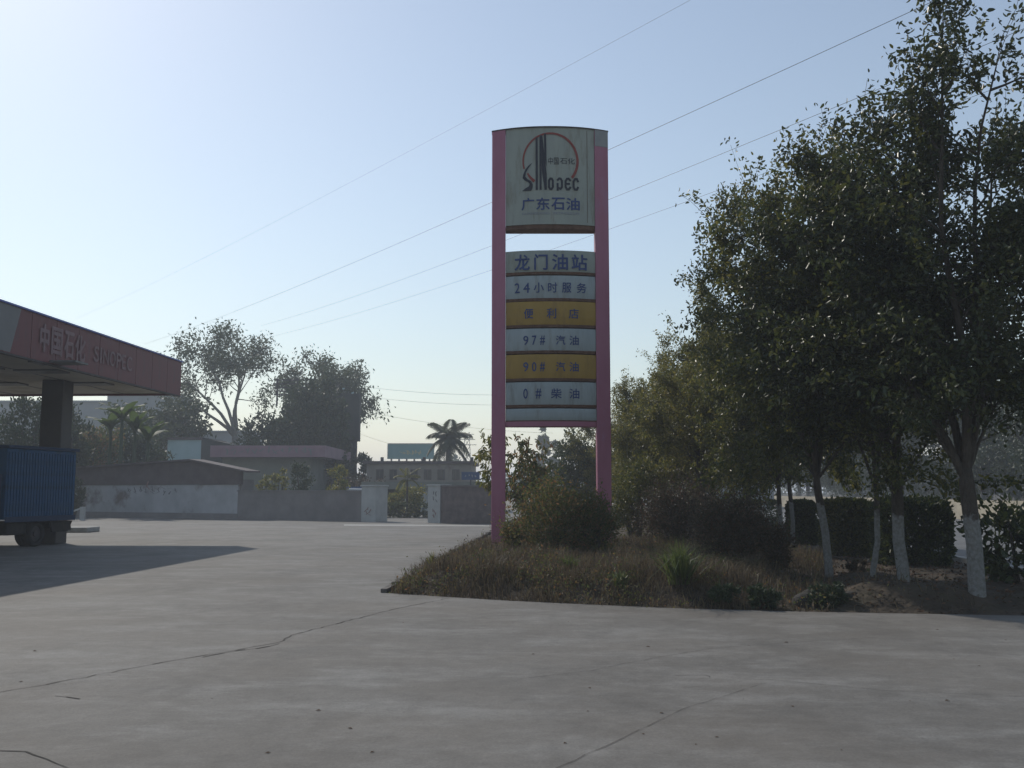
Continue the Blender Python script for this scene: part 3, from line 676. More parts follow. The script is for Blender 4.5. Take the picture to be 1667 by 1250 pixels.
cab = MB().extrude([(-1.85, .05, .55), (-.12, .05, .55), (-.12, .05, 2.1), (-1.35, .05, 2.1), (-1.85, .05, 1.35)], (0, TWd - .1, 0)).build('cab', M['tblud'], tr, False, .05)
MB().extrude([(-1.62, .043, 1.4), (-.75, .043, 1.4), (-.75, .043, 1.95), (-1.3, .043, 1.95)], (0, -.008, 0)).build('side_window', M['glass'], tr)
def wheel(x, y, r=.37, wd=.22, parent=tr):
    we = MB()
    prof = [(r * .62, -wd / 2), (r * .9, -wd / 2), (r, -wd / 2 + .04), (r, wd / 2 - .04), (r * .9, wd / 2), (r * .62, wd / 2)]; n = 24
    for k in range(n):
        a = 2 * PI * k / n
        for (rr, yy) in prof: we.v.append((rr * math.cos(a), yy, rr * math.sin(a)))
    m = len(prof)
    for k in range(n):
        for j in range(m): we.f.append((k * m + j, k * m + (j + 1) % m, ((k + 1) % n) * m + (j + 1) % m, ((k + 1) % n) * m + j))
    o = we.build('wheel', M['tyre'], parent, True); o.location = (x, y, r)
    ri = MB().tube([(0, -wd / 2 + .05, 0), (0, -wd / 2 + .09, 0)], r * .63, 20); ri.tube([(0, -wd / 2 + .01, 0), (0, -wd / 2 + .06, 0)], r * .25, 12)
    ri.build('rim', M['steel'], o)
for x, y in ((1.35, .17), (1.35, .42), (1.35, TWd - .17), (-1.15, .2), (-1.15, TWd - .2)): wheel(x, y)

# ------------------------------------------------------------------ WALLS AND GATE ON THE FAR SIDE OF THE YARD
def wall_between(name, pa, pb, ztop_, th, m, label, cat='wall', coping=None, parent=None):
    """a wall whose face runs from pa to pb on the ground; body behind the face"""
    d = (pb - pa); L_ = d.length; ang = math.atan2(d.y, d.x)
    o = MB().box(0, L_, 0, th, -.05, ztop_).build(name, m, parent)
    if parent is None:
        o.location = tuple(pa); o.rotation_euler = (0, 0, ang); tag(o, label, cat)
    if coping:
        c = MB().box(-.03, L_ + .03, -.05, th + .05, ztop_ + .002, ztop_ + .07).build('coping', coping, o)
    return o
g0 = ground(70, 836); g1 = ground(386, 845); g2 = ground(588, 849); g2b = ground(612, 849.5); g3 = ground(697, 851); g3b = ground(717, 851.5); g4 = ground(800, 853)
g0.y = min(g0.y, 66); g0 = Vector((at(70, 836, g0.y).x, g0.y, 0))
zw = lambda px, py, Y: at(px, py, Y).z
# shed with a wide dark gable over a stained white wall
d = g1 - g0; ang = math.atan2(d.y, d.x); L_ = d.length
shed = empty('gable_shed', tuple(g0), ang, label='long shed with wide dark gable above a stained white wall with faded marks', cat='shed')
xx = lambda px: ((on_plane(px, 820, g0, Vector((-d.y, d.x, 0)).normalized()) - g0)).dot(d.normalized())
zz = lambda px, py: on_plane(px, py, g0, Vector((-d.y, d.x, 0)).normalized()).z
MB().box(0, L_, 0, .25, -.05, zz(386, 789)).build('front_wall', M['wall_white'], shed)
MB().box(.0, L_, -.02, -.002, 0, zz(386, 836)).build('grey_plinth', M['wall_grey'], shed)  # grey strip along the foot of the wall
ze = zz(386, 789); gz = zz(312, 750); zr_ = zz(405, 770)
x_r = xx(392)
MB().extrude([(-3, -.06, ze + .01), (x_r, -.06, ze + .01), (x_r, -.06, zz(392, 764)), (xx(312), -.06, gz - .03), (-3, -.06, zz(70, 768))], (0, .2, 0)).build('gable', M['roof_dark'], shed)
lp = MB()
lp.extrude([(xx(312), -.35, gz + .1), (xx(312), -.35, gz), (-4, -.35, zz(60, 770)), (-4, -.35, zz(60, 770) + .1)], (0, 1.2, 0)).build('roof_slope', M['roof_dark'], shed)
MB().extrude([(xx(312) + .002, -.35, gz), (xx(312) + .002, -.35, gz + .1), (xx(406), -.35, zz(406, 768) + .06), (xx(406), -.35, zz(406, 768) - .04)], (0, 1.2, 0)).build('roof_slope', M['roof_dark'], shed)
MB().box(x_r - .3, x_r - .05, .14, 1.1, 0, ze + .3).build('side_wall', M['wall_grey'], shed)
def marks(n, x0, x1, z0, z1, y, m, parent, seed, sz=.16, name='faded_mark'):
    r_ = random.Random(seed); mb = MB()
    for i in range(n):
        cx_ = x0 + (x1 - x0) * (i + .5) / n
        for k in range(3):
            a = r_.uniform(0, PI); l = r_.uniform(.3, .6) * sz; ox, oz = cx_ + r_.uniform(-.3, .3) * sz, r_.uniform(z0, z1)
            dx, dz = math.cos(a) * l, math.sin(a) * l; t = .13 * sz
            mb.quad((ox - dx - t, y - .001 * k, oz - dz), (ox - dx + t, y - .001 * k, oz - dz), (ox + dx + t, y - .001 * k, oz + dz), (ox + dx - t, y - .001 * k, oz + dz))
    o = mb.build(name, m, parent); o['kind'] = 'stuff'; return o
marks(9, xx(205), xx(290), zz(240, 803), zz(240, 795), -.012, M['smudge'], shed, 3, .3)
marks(1, xx(237), xx(246), zz(240, 796), zz(240, 786), -.09, M['smudger'], shed, 6, .35, 'red_mark')
# block wall, gate pillars, brick wall
w1 = wall_between('block_wall', g1, g2, zw(480, 800, (g1.y + g2.y) / 2), .25, M['wall_grey'], 'low dark grey block wall between the shed and the gate pillar', coping=M['wall_grey'])
def pillar(ga, gb, ytop, px, label, seed):
    dd = gb - ga; a = math.atan2(dd.y, dd.x); z = zw(px, ytop, ga.y)
    o = empty('gate_pillar', tuple(ga), a, label=label, cat='pillar')
    MB().box(0, dd.length, -.04, dd.length * .95, -.05, z).build('shaft', M['pillar'], o, False, .01)
    MB().box(-.05, dd.length + .05, -.09, dd.length + .0, z + .002, z + .08).build('cap', M['pillar'], o, False, .01)
    return o, dd.length, z
o, l, z = pillar(g2 + (g2b - g2) * .02, g2b, 792, 600, 'left pale square gate pillar at the end of the block wall', 1)
marks(3, l * .3, l * .7, .35, .7, -.052, M['smudger'], o, 8, .22)
o, l, z = pillar(g3, g3b, 791, 707, 'right pale square gate pillar with dark marks beside the brick wall', 2)
marks(2, l * .45, l * .75, z * .55, z * .85, -.052, M['smudge'], o, 9, .2); marks(2, l * .4, l * .7, z * .15, z * .35, -.052, M['smudger'], o, 10, .2)
w2 = wall_between('brick_wall', g3b + (g4 - g3b) * .012, g4, zw(750, 792, g3b.y), .25, M['wall_brick'], 'short old brick wall between the right gate pillar and the pylon', coping=M['wall_grey'])
# apron line in front of the gate
ap = MB(); a, b = ground(560, 856), ground(800, 857); a2, b2 = ground(560, 853.5), ground(800, 855)
o = ap.quad(a, b, b2, a2).build('gate_apron_edge', M['kerb'], yo); o.location.z = .005
# inside the gate: hedge, yellow shrub, carport, van
hb = ground(658, 843)
bush('low_hedge', 51, 'low clipped hedge across the inside of the gate', 'hedge', (hb.x, hb.y + .6, 0), 1.75, .5, .85, 9000, .10, 'hedge', box=True, stems=4, clumps=350, clump_r=.2)
bush('yellow_shrub', 52, 'yellowish rounded shrub rising from behind the low gate hedge', 'shrub', (hb.x - .1, hb.y + 2.4, 0), 1.2, 1.1, 1.9, 2600, .16, 'leaf_y', stems=6)
def frond_arrays(rng, L_, wl, n=26, droop=.9, up=.5):
    t = np.linspace(0, 1, n); x = L_ * t * np.cos(up * (1 - t)) * .95; z = L_ * (math.sin(up) * t - droop * t ** 2.2)
    P = np.stack([x, np.zeros(n), z], 1); T = unit(np.gradient(P, axis=0)); B = []; D = []
    for s_ in (-1, 1):
        for r_ in range(2):
            j = P[2:] + rng.normal(size=(n - 2, 3)) * .01; dd = T[2:] * .55 + np.array([0, s_ * 1.0, 0]) + np.array([0, 0, -.55 + .5 * r_]); B.append(j); D.append(dd)
    B = np.concatenate(B); D = unit(np.concatenate(D)); ln = wl * np.tile(np.sin(np.linspace(.35, 1, n - 2) * PI * .93) ** .6 + .1, 4)[:, None]
    S = unit(np.cross(D, np.array([[0, 0, 1.]]))) * .035 * L_ / 2
    V = np.stack([B - S, B + D * ln * .6 - S * .8 + np.array([0, 0, -.06 * wl]), B + D * ln + np.array([0, 0, -.25 * wl]), B + S], 1).reshape(-1, 3)
    return P, V, (np.arange(len(B)) * 4)[:, None] + np.array([[0, 1, 2, 3]])
def palm(name, seed, label, loc, trunk_h, L_, n_f, m, trunk_r=.2, wl=.75, group=None, hang=5):
    rng = np.random.default_rng(seed); root = empty(name, loc, label=label, cat='palm tree', group=group)
    MB().tube([(0, 0, -.1), (0, 0, trunk_h * .3), (0, 0, trunk_h * .8), (0, 0, trunk_h)], [trunk_r * 1.2, trunk_r * 1.3, trunk_r, trunk_r * .8], 12).build('trunk', M['barkw' if trunk_r > .1 else 'bark'], root, True)
    protos = []
    for k, (up, dr) in enumerate(((1.15, .28), (.8, .62), (.35, .95), (-.5, .75))):
        P, V, Q = frond_arrays(rng, L_, L_ * wl * .42, 26, dr, up)
        mb = MB().tube([tuple(p) for p in P[::3]], [.03 * L_ / 3, .025 * L_ / 3, .02 * L_ / 3] + [.012 * L_ / 3] * (len(P[::3]) - 3), 4, False)
        base = len(V); V = np.concatenate([V, np.array(mb.v)]); Q = np.concatenate([Q, np.array(mb.f) + base]); protos.append((V, Q))
    ms = []
    for V, Q in protos:
        o = np_mesh('frond', V, Q, m, root); ms.append(o.data); bpy.data.objects.remove(o)
    for i in range(n_f):
        tier = 0 if i < n_f * .25 else 1 if i < n_f * .6 else 2
        if i >= n_f - hang: tier = 3
        o = bpy.data.objects.new('frond', ms[tier]); C.objects.link(o); o.parent = root; o.location = (0, 0, trunk_h - .05 + .1 * (2 - tier))
        o.rotation_euler = (0, 0, i * 2.399 + rng.uniform(-.2, .2)); s_ = rng.uniform(.88, 1.1); o.scale = (s_, s_, s_)
    return root
pp = at(730, 800, 84); ph = at(730, 714, 84).z
palm('royal_palm', 61, 'tall palm with arching and drooping fronds rising behind the flat roof', (pp.x, 84, 0), ph, 2.0, 24, M['leaf_f'], .24, .8, hang=4)
p2 = at(663, 800, 62)
palm('young_palm', 62, 'young pale palm with thin upright fronds behind the yellow shrub', (p2.x, 62, 0), at(663, 780, 62).z, .95, 10, M['leaf_y'], .06, .5, hang=0)
vb = ground(618, 838)
van = empty('parked_van', (at(606, 800, 62).x, 62, 0), label='white van half hidden behind the left gate pillar', cat='van')
MB().extrude([(-1.6, 0, .35), (.35, 0, .35), (.5, 0, .9), (.3, 0, 1.05), (.05, 0, 1.75), (-1.6, 0, 1.8)], (0, 1.7, 0)).build('body', M['whitep'], van, False, .06)
MB().quad((.02, -.008, 1.05), (.24, -.008, 1.05), (.02, -.008, 1.6), (-.35, -.008, 1.6), (-.35, -.008, 1.05)).build('side_window', M['glass'], van)
for x in (-1.1, .05): wheel(x, .02, .32, .2, van)
# carport beyond the gate
cpx0, cpx1 = at(588, 800, 70), at(775, 800, 70)
cpo = empty('carport', (cpx0.x, 70, 0), label='low flat carport in the shadow behind the gate opening', cat='carport')
W_ = cpx1.x - cpx0.x
MB().box(0, W_, 0, 6, zw(650, 796, 70), zw(650, 784, 70)).build('roof', M['mint'], cpo); MB().box(0, W_, 5.6, 5.8, 0, zw(650, 796, 70)).build('back_wall', M['dark'], cpo)  # shade inside the opening is painted into the dark back wall
for x in (.1, W_ * .38, W_ * .62, W_ - .3): MB().box(x, x + .2, .1, .3, 0, zw(650, 796, 70) - .002).build('post', M['pillar'], cpo)
x_ = at(684, 800, 70).x - cpx0.x; MB().box(x_, x_ + .75, .35, .5, 0, zw(650, 796, 70) - .004).build('white_panel', M['pillar'], cpo)
bb = at(579, 797, 66); o = MB().box(-.75, .75, 0, .1, 1.0, zw(579, 792, 66)).build('blue_hoarding', M['blue']); o.location = (bb.x, 66, 0); MB().box(-.7, -.62, .02, .08, 0, 1.0).build('leg', M['steel'], o); MB().box(.62, .7, .02, .08, 0, 1.0).build('leg', M['steel'], o)
tag(o, 'small blue board showing just above the block wall beside the left gate pillar', 'board')

# ------------------------------------------------------------------ BUILDINGS BEHIND
def facade(name, px0, px1, ytop, Y, m, label, depth=8, wins=None, cat='building', roofm=None, winm=None, yb=800, over=.25, rz=0):
    a, b = at(px0, yb, Y), at(px1, yb, Y); z = at((px0 + px1) / 2, ytop, Y).z; r_ = empty(name, (a.x, Y, 0), rz, label=label, cat=cat); W_ = b.x - a.x
    MB().box(0, W_, 0, depth, 0, z).build('wall', m, r_)
    MB().box(-over, W_ + over, -over, depth + over, z + .002, z + .22).build('roof', roofm or m, r_)
    for (wx, wy0, wy1, ww) in (wins or []):
        x = at(wx, yb, Y).x - a.x; za, zb_ = at(wx, wy1, Y).z, at(wx, wy0, Y).z; hw = ww / F * Y / 2
        wn = MB().box(x - hw, x + hw, -.05, -.002, za, zb_).build('window', winm or M['pillar'], r_)
        MB().box(x - hw + .06, x - .03, -.07, -.052, za + .08, zb_ - .08).build('pane', M['glass'], wn); MB().box(x + .03, x + hw - .06, -.07, -.052, za + .08, zb_ - .08).build('pane', M['glass'], wn)
    return r_
fb = facade('flat_roof_building', 596, 768, 755, 80, M['bldg'], 'long low weathered building with flat roof behind the gate', 9, [(x, 764, 781, 12) for x in (618, 640, 674, 696, 718, 742)], roofm=M['roof_dark'], winm=M['roof_dark'])
for px in (621, 690, 768):
    x = at(px, 750, 80).x - fb.location.x; MB().box(x - .12, x + .12, .3, .5, at(0, 755, 80).z + .2, at(0, 749, 80).z + .25).build('vent_pipe', M['steel'], fb)
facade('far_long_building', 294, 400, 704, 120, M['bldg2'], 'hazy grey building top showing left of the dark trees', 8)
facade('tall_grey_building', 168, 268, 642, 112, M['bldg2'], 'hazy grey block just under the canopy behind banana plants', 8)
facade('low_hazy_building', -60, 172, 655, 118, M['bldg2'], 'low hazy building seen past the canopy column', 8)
cy_ = facade('cyan_building', 270, 325, 716, 85, M['cyan'], 'small pale cyan gabled house behind the shed roof', 7, roofm=M['roof_dark'], over=.12)
a = at(325, 800, 85); MB().extrude([(a.x - cy_.location.x + .002, 0, 0), (a.x - cy_.location.x + 2.8, 0, 0), (a.x - cy_.location.x + 2.8, 0, at(375, 724, 85).z), (a.x - cy_.location.x + .002, 0, at(325, 712, 85).z)], (0, 6, 0)).build('dark_side', M['dark'], cy_)  # dark face on the right side of the house
# pink fascia shop
pk = empty('pink_fascia_shop', (at(340, 800, 76).x, 76, 0), label='low shop with long faded pink fascia above grey green walls', cat='shop')
Wp = at(528, 800, 76).x - at(340, 800, 76).x; z0_, z1_ = at(430, 744, 76).z, at(430, 725, 76).z
MB().box(.6, Wp - 1.3, 1.2, 10, 0, z0_ - .002).build('wall', M['mint'], pk)
MB().box(0, Wp, 0, .3, z0_, z1_).build('fascia', M['pink'], pk); MB().box(.1, Wp - .1, .302, 12, z0_ + .05, z1_ - .2).build('roof', M['mint'], pk)
MB().box(Wp - .3, Wp, .304, 14, z0_, z1_).build('fascia', M['pink'], pk)
marks(13, 1.0, Wp - .8, z0_ + .35, z1_ - .3, -.01, M['redw'], pk, 12, .42)
for i in range(4):
    x = at(508 + i * 5, 730, 90).x - pk.location.x
    MB().box(x, x + .07, 13.9, 14.0, z0_, at(510, 704 + i * 3, 90).z).build('roof_post', M['steel'], pk)
# overgrown dark structure (back of a hoarding) and open top frame
hd = empty('dark_hoarding', (at(470, 800, 88).x, 88, 0), label='tall dark rectangular structure swallowed by the dense dark trees', cat='hoarding')
Wh = at(583, 800, 88).x - at(470, 800, 88).x
MB().box(Wh * .3, Wh, 0, .8, at(0, 718, 88).z, at(0, 640, 88).z).build('board', M['dark'], hd)
MB().box(Wh * .45, Wh - .25, .1, .7, 0, at(0, 718, 88).z - .002).build('tower', M['dark'], hd)
for k in range(5):
    z = at(0, 618 + k * 6, 88).z; MB().box(-1.6, Wh * .32, .2 + .02 * k, .3 + .02 * k, z - .05, z + .05).build('rail', M['steel'], hd)
for x in (-1.4, .4, 2.0): MB().box(x, x + .12, .34, .5, at(0, 660, 88).z, at(0, 615, 88).z).build('frame_post', M['steel'], hd)
for x, y0 in ((3.2, 631), (4.6, 633), (5.4, 640)):
    z = at(0, y0, 87).z; MB().tube([(Wh - 2.8 + x - 3.2, -.8, z), (Wh - 2.6 + x - 3.2, -.8, z + .08)], .07, 6).build('lamp', M['cyan'], hd)
# billboard
bl = empty('roof_billboard', (at(631, 800, 125).x, 125, 0), label='hazy teal billboard on legs above the flat roofed building', cat='billboard')
Wb = at(706, 800, 125).x - at(631, 800, 125).x; zb0, zb1 = at(0, 747, 125).z, at(0, 723, 125).z
MB().box(0, Wb, 0, .4, zb0, zb1).build('board', M['teal'], bl); MB().box(-.08, Wb + .08, -.05, .45, zb1 + .002, zb1 + .12).build('frame', M['pillar'], bl); MB().box(-.1, -.002, -.05, .45, zb0, zb1).build('frame', M['pillar'], bl)
marks(8, Wb * .28, Wb * .72, zb0 + .7, zb1 - .9, -.02, mat('faded_yellow_print', (.30, .34, .20)), bl, 15, .5)
for i in range(6): MB().box(.3 + i * Wb / 6, .5 + i * Wb / 6, .1, .3, 0, zb0).build('leg', M['steel'], bl)
# blue road sign
bs = empty('blue_sign_board', (at(766, 800, 68).x, 68, 0), label='small blue name board at the right end of the flat building', cat='sign')
MB().box(-.62, .62, 0, .1, at(0, 781, 68).z, at(0, 768, 68).z).build('board', M['blue'], bs); MB().box(-.05, .05, .1, .2, 0, at(0, 769, 68).z).build('post', M['steel'], bs)
marks(4, -.45, .45, at(0, 776, 68).z, at(0, 773, 68).z, -.012, M['pillar'], bs, 18, .12)
# lattice pylon
py_ = empty('lattice_pylon', (at(760, 800, 230).x, 230, 0), label='faint steel lattice pylon in the haze right of the palm', cat='pylon')
lt = MB(); Hp = at(0, 703, 230).z
for sx in (-1, 1):
    for sy in (-1, 1): lt.tube([(sx * 1.2, sy * 1.2, 0), (sx * .5, sy * .5, Hp)], .07, 4)
for k in range(9):
    z = Hp * k / 9; z2 = Hp * (k + 1) / 9; wa = 1.2 - .7 * k / 9; wb_ = 1.2 - .7 * (k + 1) / 9
    for sy in (-1, 1): lt.tube([(-wa, sy * wa, z), (wb_, sy * wb_, z2)], .045, 3); lt.tube([(wa, sy * wa, z), (-wb_, sy * wb_, z2)], .045, 3)
lt.build('tower', M['steel'], py_)
for k in range(3): MB().box(-2.2 + .3 * k, 2.2 - .3 * k, -.1, .1, Hp * (.8 + .08 * k), Hp * (.8 + .08 * k) + .14).build('cross_arm', M['steel'], py_)
# white pole by the shed
q = at(430, 800, 60); o = MB().tube([(0, 0, 0), (0, 0, at(0, 772, 60).z)], .06, 8).build('white_pole', M['whitep']); o.location = (q.x, 60, 0); tag(o, 'thin white pole standing behind the block wall next to the shed eave', 'pole')

# ------------------------------------------------------------------ VEGETATION BEHIND THE WALLS
def dome(name, seed, label, px, ytop, Y, hw, n, size, m, cat='tree', zt=None, floor=.1, **k):
    p = at(px, 800, Y); z = at(px, ytop, Y).z; r_ = hw / F * Y
    return bush(name, seed, label, cat, (p.x, Y, 0), r_, r_ * .9, z, n, size, m, floor=floor, part='crown' if cat == 'tree' else 'foliage', **k)
dome('conical_shrub', 71, 'leftmost thin yellow green shrub above the block wall by the white pole', 428, 770, 59, 14, 700, .16, 'leaf_y', 'shrub')
dome('conical_shrub', 72, 'yellow green cone shaped shrub above the block wall, second from the shed', 452, 757, 60, 15, 1300, .15, 'leaf_y', 'shrub')
dome('conical_shrub', 73, 'darkest and widest cone shaped shrub above the middle of the block wall', 491, 748, 61, 21, 2400, .15, 'leaf_d', 'shrub')
dome('conical_shrub', 74, 'rounded olive shrub above the block wall nearest the left gate pillar', 549, 751, 60, 18, 2000, .15, 'leaf_y', 'shrub')
# the big eucalypt
p = at(380, 800, 92)
EU = dict(cat='tree', simple=True, leafm='leaf_f', barkm='barkw', low=0)
make_tree('eucalyptus_tree', 14, 'tall open eucalyptus with forked pale limbs and rounded leaf clumps', loc=(p.x, 92, 0), H=at(380, 530, 92).z * .97, fork=6.6, r0=.30, limbs=6, limb_ang=(12, 36), n2=3, n3=3, l2=4.0, l3=1.1, leaves=60, size=.34, spread=.48, bare=.45, wig=.17, droop=.5, fork_lvl2=.6, wid=.38, **EU)
p = at(512, 800, 100)
make_tree('eucalyptus_tree', 22, 'eucalyptus top rising over the dark trees left of centre of the clump', loc=(p.x, 100, 0), H=at(500, 567, 100).z * .95, fork=7, r0=.25, limbs=5, limb_ang=(8, 24), n2=3, n3=3, l2=3.0, l3=.9, leaves=46, size=.34, spread=.46, bare=.45, wig=.16, droop=.5, fork_lvl2=.5, **EU)
p = at(563, 800, 97)
make_tree('eucalyptus_tree', 23, 'thin feathery eucalyptus drooping right of the dark hoarding', loc=(p.x, 97, 0), H=at(560, 572, 97).z * .93, fork=6, r0=.22, limbs=6, limb_ang=(8, 28), n2=4, n3=4, l2=3.0, l3=1.0, leaves=26, size=.32, spread=.38, bare=.3, wig=.15, droop=.9, fork_lvl2=.4, **EU)
p = at(262, 800, 88)
make_tree('eucalyptus_tree', 24, 'hazy eucalyptus between the canopy corner and the tall open one', loc=(p.x, 88, 0), H=at(262, 640, 88).z, fork=3.5, r0=.2, limbs=6, limb_ang=(12, 36), n2=6, n3=5, l2=1.9, l3=.9, leaves=16, size=.42, spread=.32, bare=.3, droop=.6, fork_lvl2=.3, **EU)
DT = dict(clump_r=.22, shell=.35, wid=.5)
dome('dense_tree', 31, 'broad dense dark tree crown in front of the dark hoarding', 508, 604, 84, 52, 12000, .34, 'leaf_d', **DT)
dome('dense_tree', 32, 'lower dark tree crown at the left end of the dense clump', 432, 672, 82, 55, 7000, .32, 'leaf_d', **DT)
dome('dense_tree', 33, 'dark tree crown between the broad one and the low left one', 488, 640, 86, 34, 5500, .32, 'leaf_d', **DT)
dome('dense_tree', 34, 'small round dark tree at the right foot of the hoarding', 588, 728, 86, 22, 2500, .25, 'leaf_d', **DT)
dome('dense_tree', 35, 'dark overgrown tree against the middle of the hoarding', 545, 650, 85, 26, 5000, .3, 'leaf_d', **DT)
dome('dense_tree', 36, 'dark bushy tree behind the shed roof beneath the canopy corner', 232, 690, 72, 48, 6000, .26, 'leaf_d', **DT)
dome('dense_tree', 37, 'brownish dark tree behind the truck at the canopy column', 150, 668, 70, 50, 6000, .26, 'leaf_m', **DT)
dome('dense_tree', 38, 'very dark tree mass under the canopy left of the column', 30, 645, 62, 60, 7000, .26, 'leaf_d', **DT)
dome('dense_tree', 39, 'very dark tree mass just behind the canopy column', 100, 650, 66, 45, 6000, .26, 'leaf_d', **DT)
dome('dense_shrub', 40, 'dark shrub filling the gap between truck and shed wall', 122, 768, 60, 16, 2500, .18, 'leaf_d', 'shrub', **DT)
# brown dry trees right of the clump
dome('dry_shrub', 41, 'dry brownish scrub behind the gate pillar on the left', 590, 770, 72, 40, 2500, .18, 'leaf_b', 'shrub', **DT)
dome('dry_shrub', 42, 'dry yellowish scrub right of the brick wall beside the pylon', 785, 772, 56, 16, 1600, .14, 'leaf_y', 'shrub', **DT)
# banana plants
def banana(seed, label, px, ytop, Y, n=8, sc=1.0):
    rng = random.Random(seed); p = at(px, 800, Y); z = at(px, ytop, Y).z; r_ = empty('banana_plant', (p.x, Y, 0), label=label, cat='banana plant')
    th = z - 1.6 * sc; MB().tube([(0, 0, 0), (0, 0, th * .5), (0, 0, th)], [.16, .14, .09], 8).build('stem', M['leaf_d'], r_, True)
    for i in range(n):
        L_ = 2.1 * sc * rng.uniform(.8, 1.1); up = rng.uniform(.9, 1.5); mb = MB(); k = 9; rows_ = []
        for j in range(k + 1):
            t = j / k; x = L_ * t * math.cos(up) + .35 * L_ * t * t; zc = th + L_ * (math.sin(up) * t - .55 * t * t * (1.5 - up * .6)); w_ = .30 * sc * math.sin(PI * min(t * .92 + .06, 1)) ** .6
            rows_.append(len(mb.v)); mb.v += [(x, -w_, zc - .1 * w_ - rng.uniform(0, .08)), (x, 0, zc), (x, w_, zc - .1 * w_ - rng.uniform(0, .08))]
        for a, b in zip(rows_[:-1], rows_[1:]): mb.f += [(a, b, b + 1, a + 1), (a + 1, b + 1, b + 2, a + 2)]
        o = mb.build('leaf', M['banana'], r_, True); o.rotation_euler = (0, 0, i * 2.4 + rng.uniform(-.3, .3))
for k, (px, yt, Y, lb) in enumerate(((176, 658, 64, 'banana plant left of the bright one below the canopy edge'), (194, 642, 63, 'tallest bright banana plant with upright leaf under the canopy'), (216, 660, 64, 'banana plant right of the tallest, under the canopy corner'), (238, 676, 65, 'lowest banana plant nearest the shed roof'))):
    banana(80 + k, lb, px, yt, Y)
# trees seen through and beside the pylon
dome('far_round_tree', 91, 'hazy pale tree seen low between the pylon posts, left one of two', 884, 697, 150, 14, 1800, .5, 'leaf_f', floor=.35, **DT)
dome('far_round_tree', 92, 'hazy small round tree between the pylon posts right of the taller pale one', 904, 703, 150, 9, 1200, .5, 'leaf_f', floor=.35, **DT)
dome('bushy_tree', 93, 'dark bushy tree seen between the pylon posts at the right', 938, 700, 46, 48, 9000, .16, 'leaf_f', floor=.05, **DT)
dome('bushy_tree', 94, 'lower dark bush between the pylon posts behind the sapling', 878, 745, 42, 42, 5000, .15, 'leaf_f', floor=.05, **DT)
# young tree with long drooping leaves right behind the left post
p = at(850, 800, 26); 
make_tree('sapling', 95, 'slender sapling with long drooping leaves behind the left pylon post', cat='tree', loc=(p.x, 26, .3), H=at(0, 690, 26).z - .3, fork=.55, r0=.022, limbs=4, limb_ang=(3, 14), low=0, n2=5, n3=2, l2=.45, l3=.2, leaves=10, size=.15, leafm='leaf_m', barkm='bark', droop=1.0, wid=.3, spread=.04, bare=.1)
p = at(806, 800, 27.5)
make_tree('sapling', 96, 'slender sapling peeking out left of the left pylon post', cat='tree', loc=(p.x, 27.5, .3), H=at(0, 690, 27.5).z - .3, fork=.8, r0=.022, limbs=3, limb_ang=(3, 10), low=0, n2=5, n3=2, l2=.35, l3=.18, leaves=9, size=.15, leafm='leaf_y', barkm='bark', droop=1.0, wid=.3, spread=.04, bare=.1)

# ------------------------------------------------------------------ ROW OF WHITEWASHED TREES
row = [ # px, base py, scale-height, seed, trunk radius, label
    (1592, 985, 8.8, 101, .105, 'thickest whitewashed street tree, nearest of the row, at the right', (-.07, .0)),
    (1475, 966, 7.6, 102, .088, 'second whitewashed street tree with short upright stubs at its fork', (-.03, .1)),
    (1418, 957, 6.6, 103, .045, 'thinnest leaning whitewashed street tree between two thicker ones', (.22, .2)),
    (1350, 937, 8.3, 104, .072, 'whitewashed street tree forking into a wide V in front of the hedge', (-.15, .1)),
    (1290, 900, 7.8, 105, .055, 'slim whitewashed street tree beside the brown shrubs', (.0, .1))]
for px, py, H, sd, r0, lb, ln in row:
    z = .05 if py > 950 else .18; g = ground(px, py, z)
    thin = sd == 103
    t = make_tree('street_tree', sd, lb, 'tree', (g.x, g.y, z), H=H, r0=r0, lean=ln, fork=1.75 if sd in (101, 102) else 1.6, limbs=4 if thin else 6, low=(1 if thin else 2 if sd < 103 else 4), low_len=1.7, low_ang=(38, 58), leaves=34 if thin else 52,
                  limb_ang=(5, 14) if sd > 103 else (6, 18) if sd != 101 else (8, 22), group='whitewashed street trees in a row', taper=.66, l2k=(1.5, 1.0) if sd < 104 else (1.3, .85), bare=.16, leafm='leaf' if sd < 103 else 'leaf_half_lit')
for o in C.objects:
    if o.get('label', '').startswith(('whitewashed street tree forking', 'slim whitewashed')): o.scale = (.88, .88, 1)
rx0 = ground(1290, 900, .18)
far_protos = [o for o in C.objects if o.type == 'EMPTY' and o.name.startswith('street_tree') and o.get('label', '').find('thinnest') < 0]
names_far = ['sixth', 'seventh', 'eighth', 'ninth', 'tenth', 'eleventh', 'twelfth', 'thirteenth', 'fourteenth', 'fifteenth']
ypos = [25.0, 28.0, 31.2, 34.5, 38.0, 42.0, 46.5, 51.5, 57.0, 63.0]
for i, (nm, Y) in enumerate(zip(names_far, ypos)):
    src = far_protos[1 + (i * 2 + 1) % 3]; t = copy_tree(src)
    t.location = (rx0.x + (Y - rx0.y) * .053 + random.Random(i).uniform(-.25, .25), Y, .15); t.rotation_euler = (0, 0, 1.1 + i * 1.9); s_ = (.93, .90, .98, .88, .92, .9, .95, .9, .92, .9)[i]; t.scale = (s_ * .86, s_ * .86, s_)
    t['label'] = nm + ' tree along the receding row, counted from the nearest at the right'
M['leaf_lit'] = leaf_mat('ficus_leaf_lit', (.055, .072, .018), (.11, .12, .028), (.22, .20, .04), .52, .42)  # street-tree leaf again, sunlit brightness painted into its colour
def object_mat(t, m):
    for ch in t.children:
        if ch.name.startswith('crown'): ch.material_slots[0].link = 'OBJECT'; ch.material_slots[0].material = m
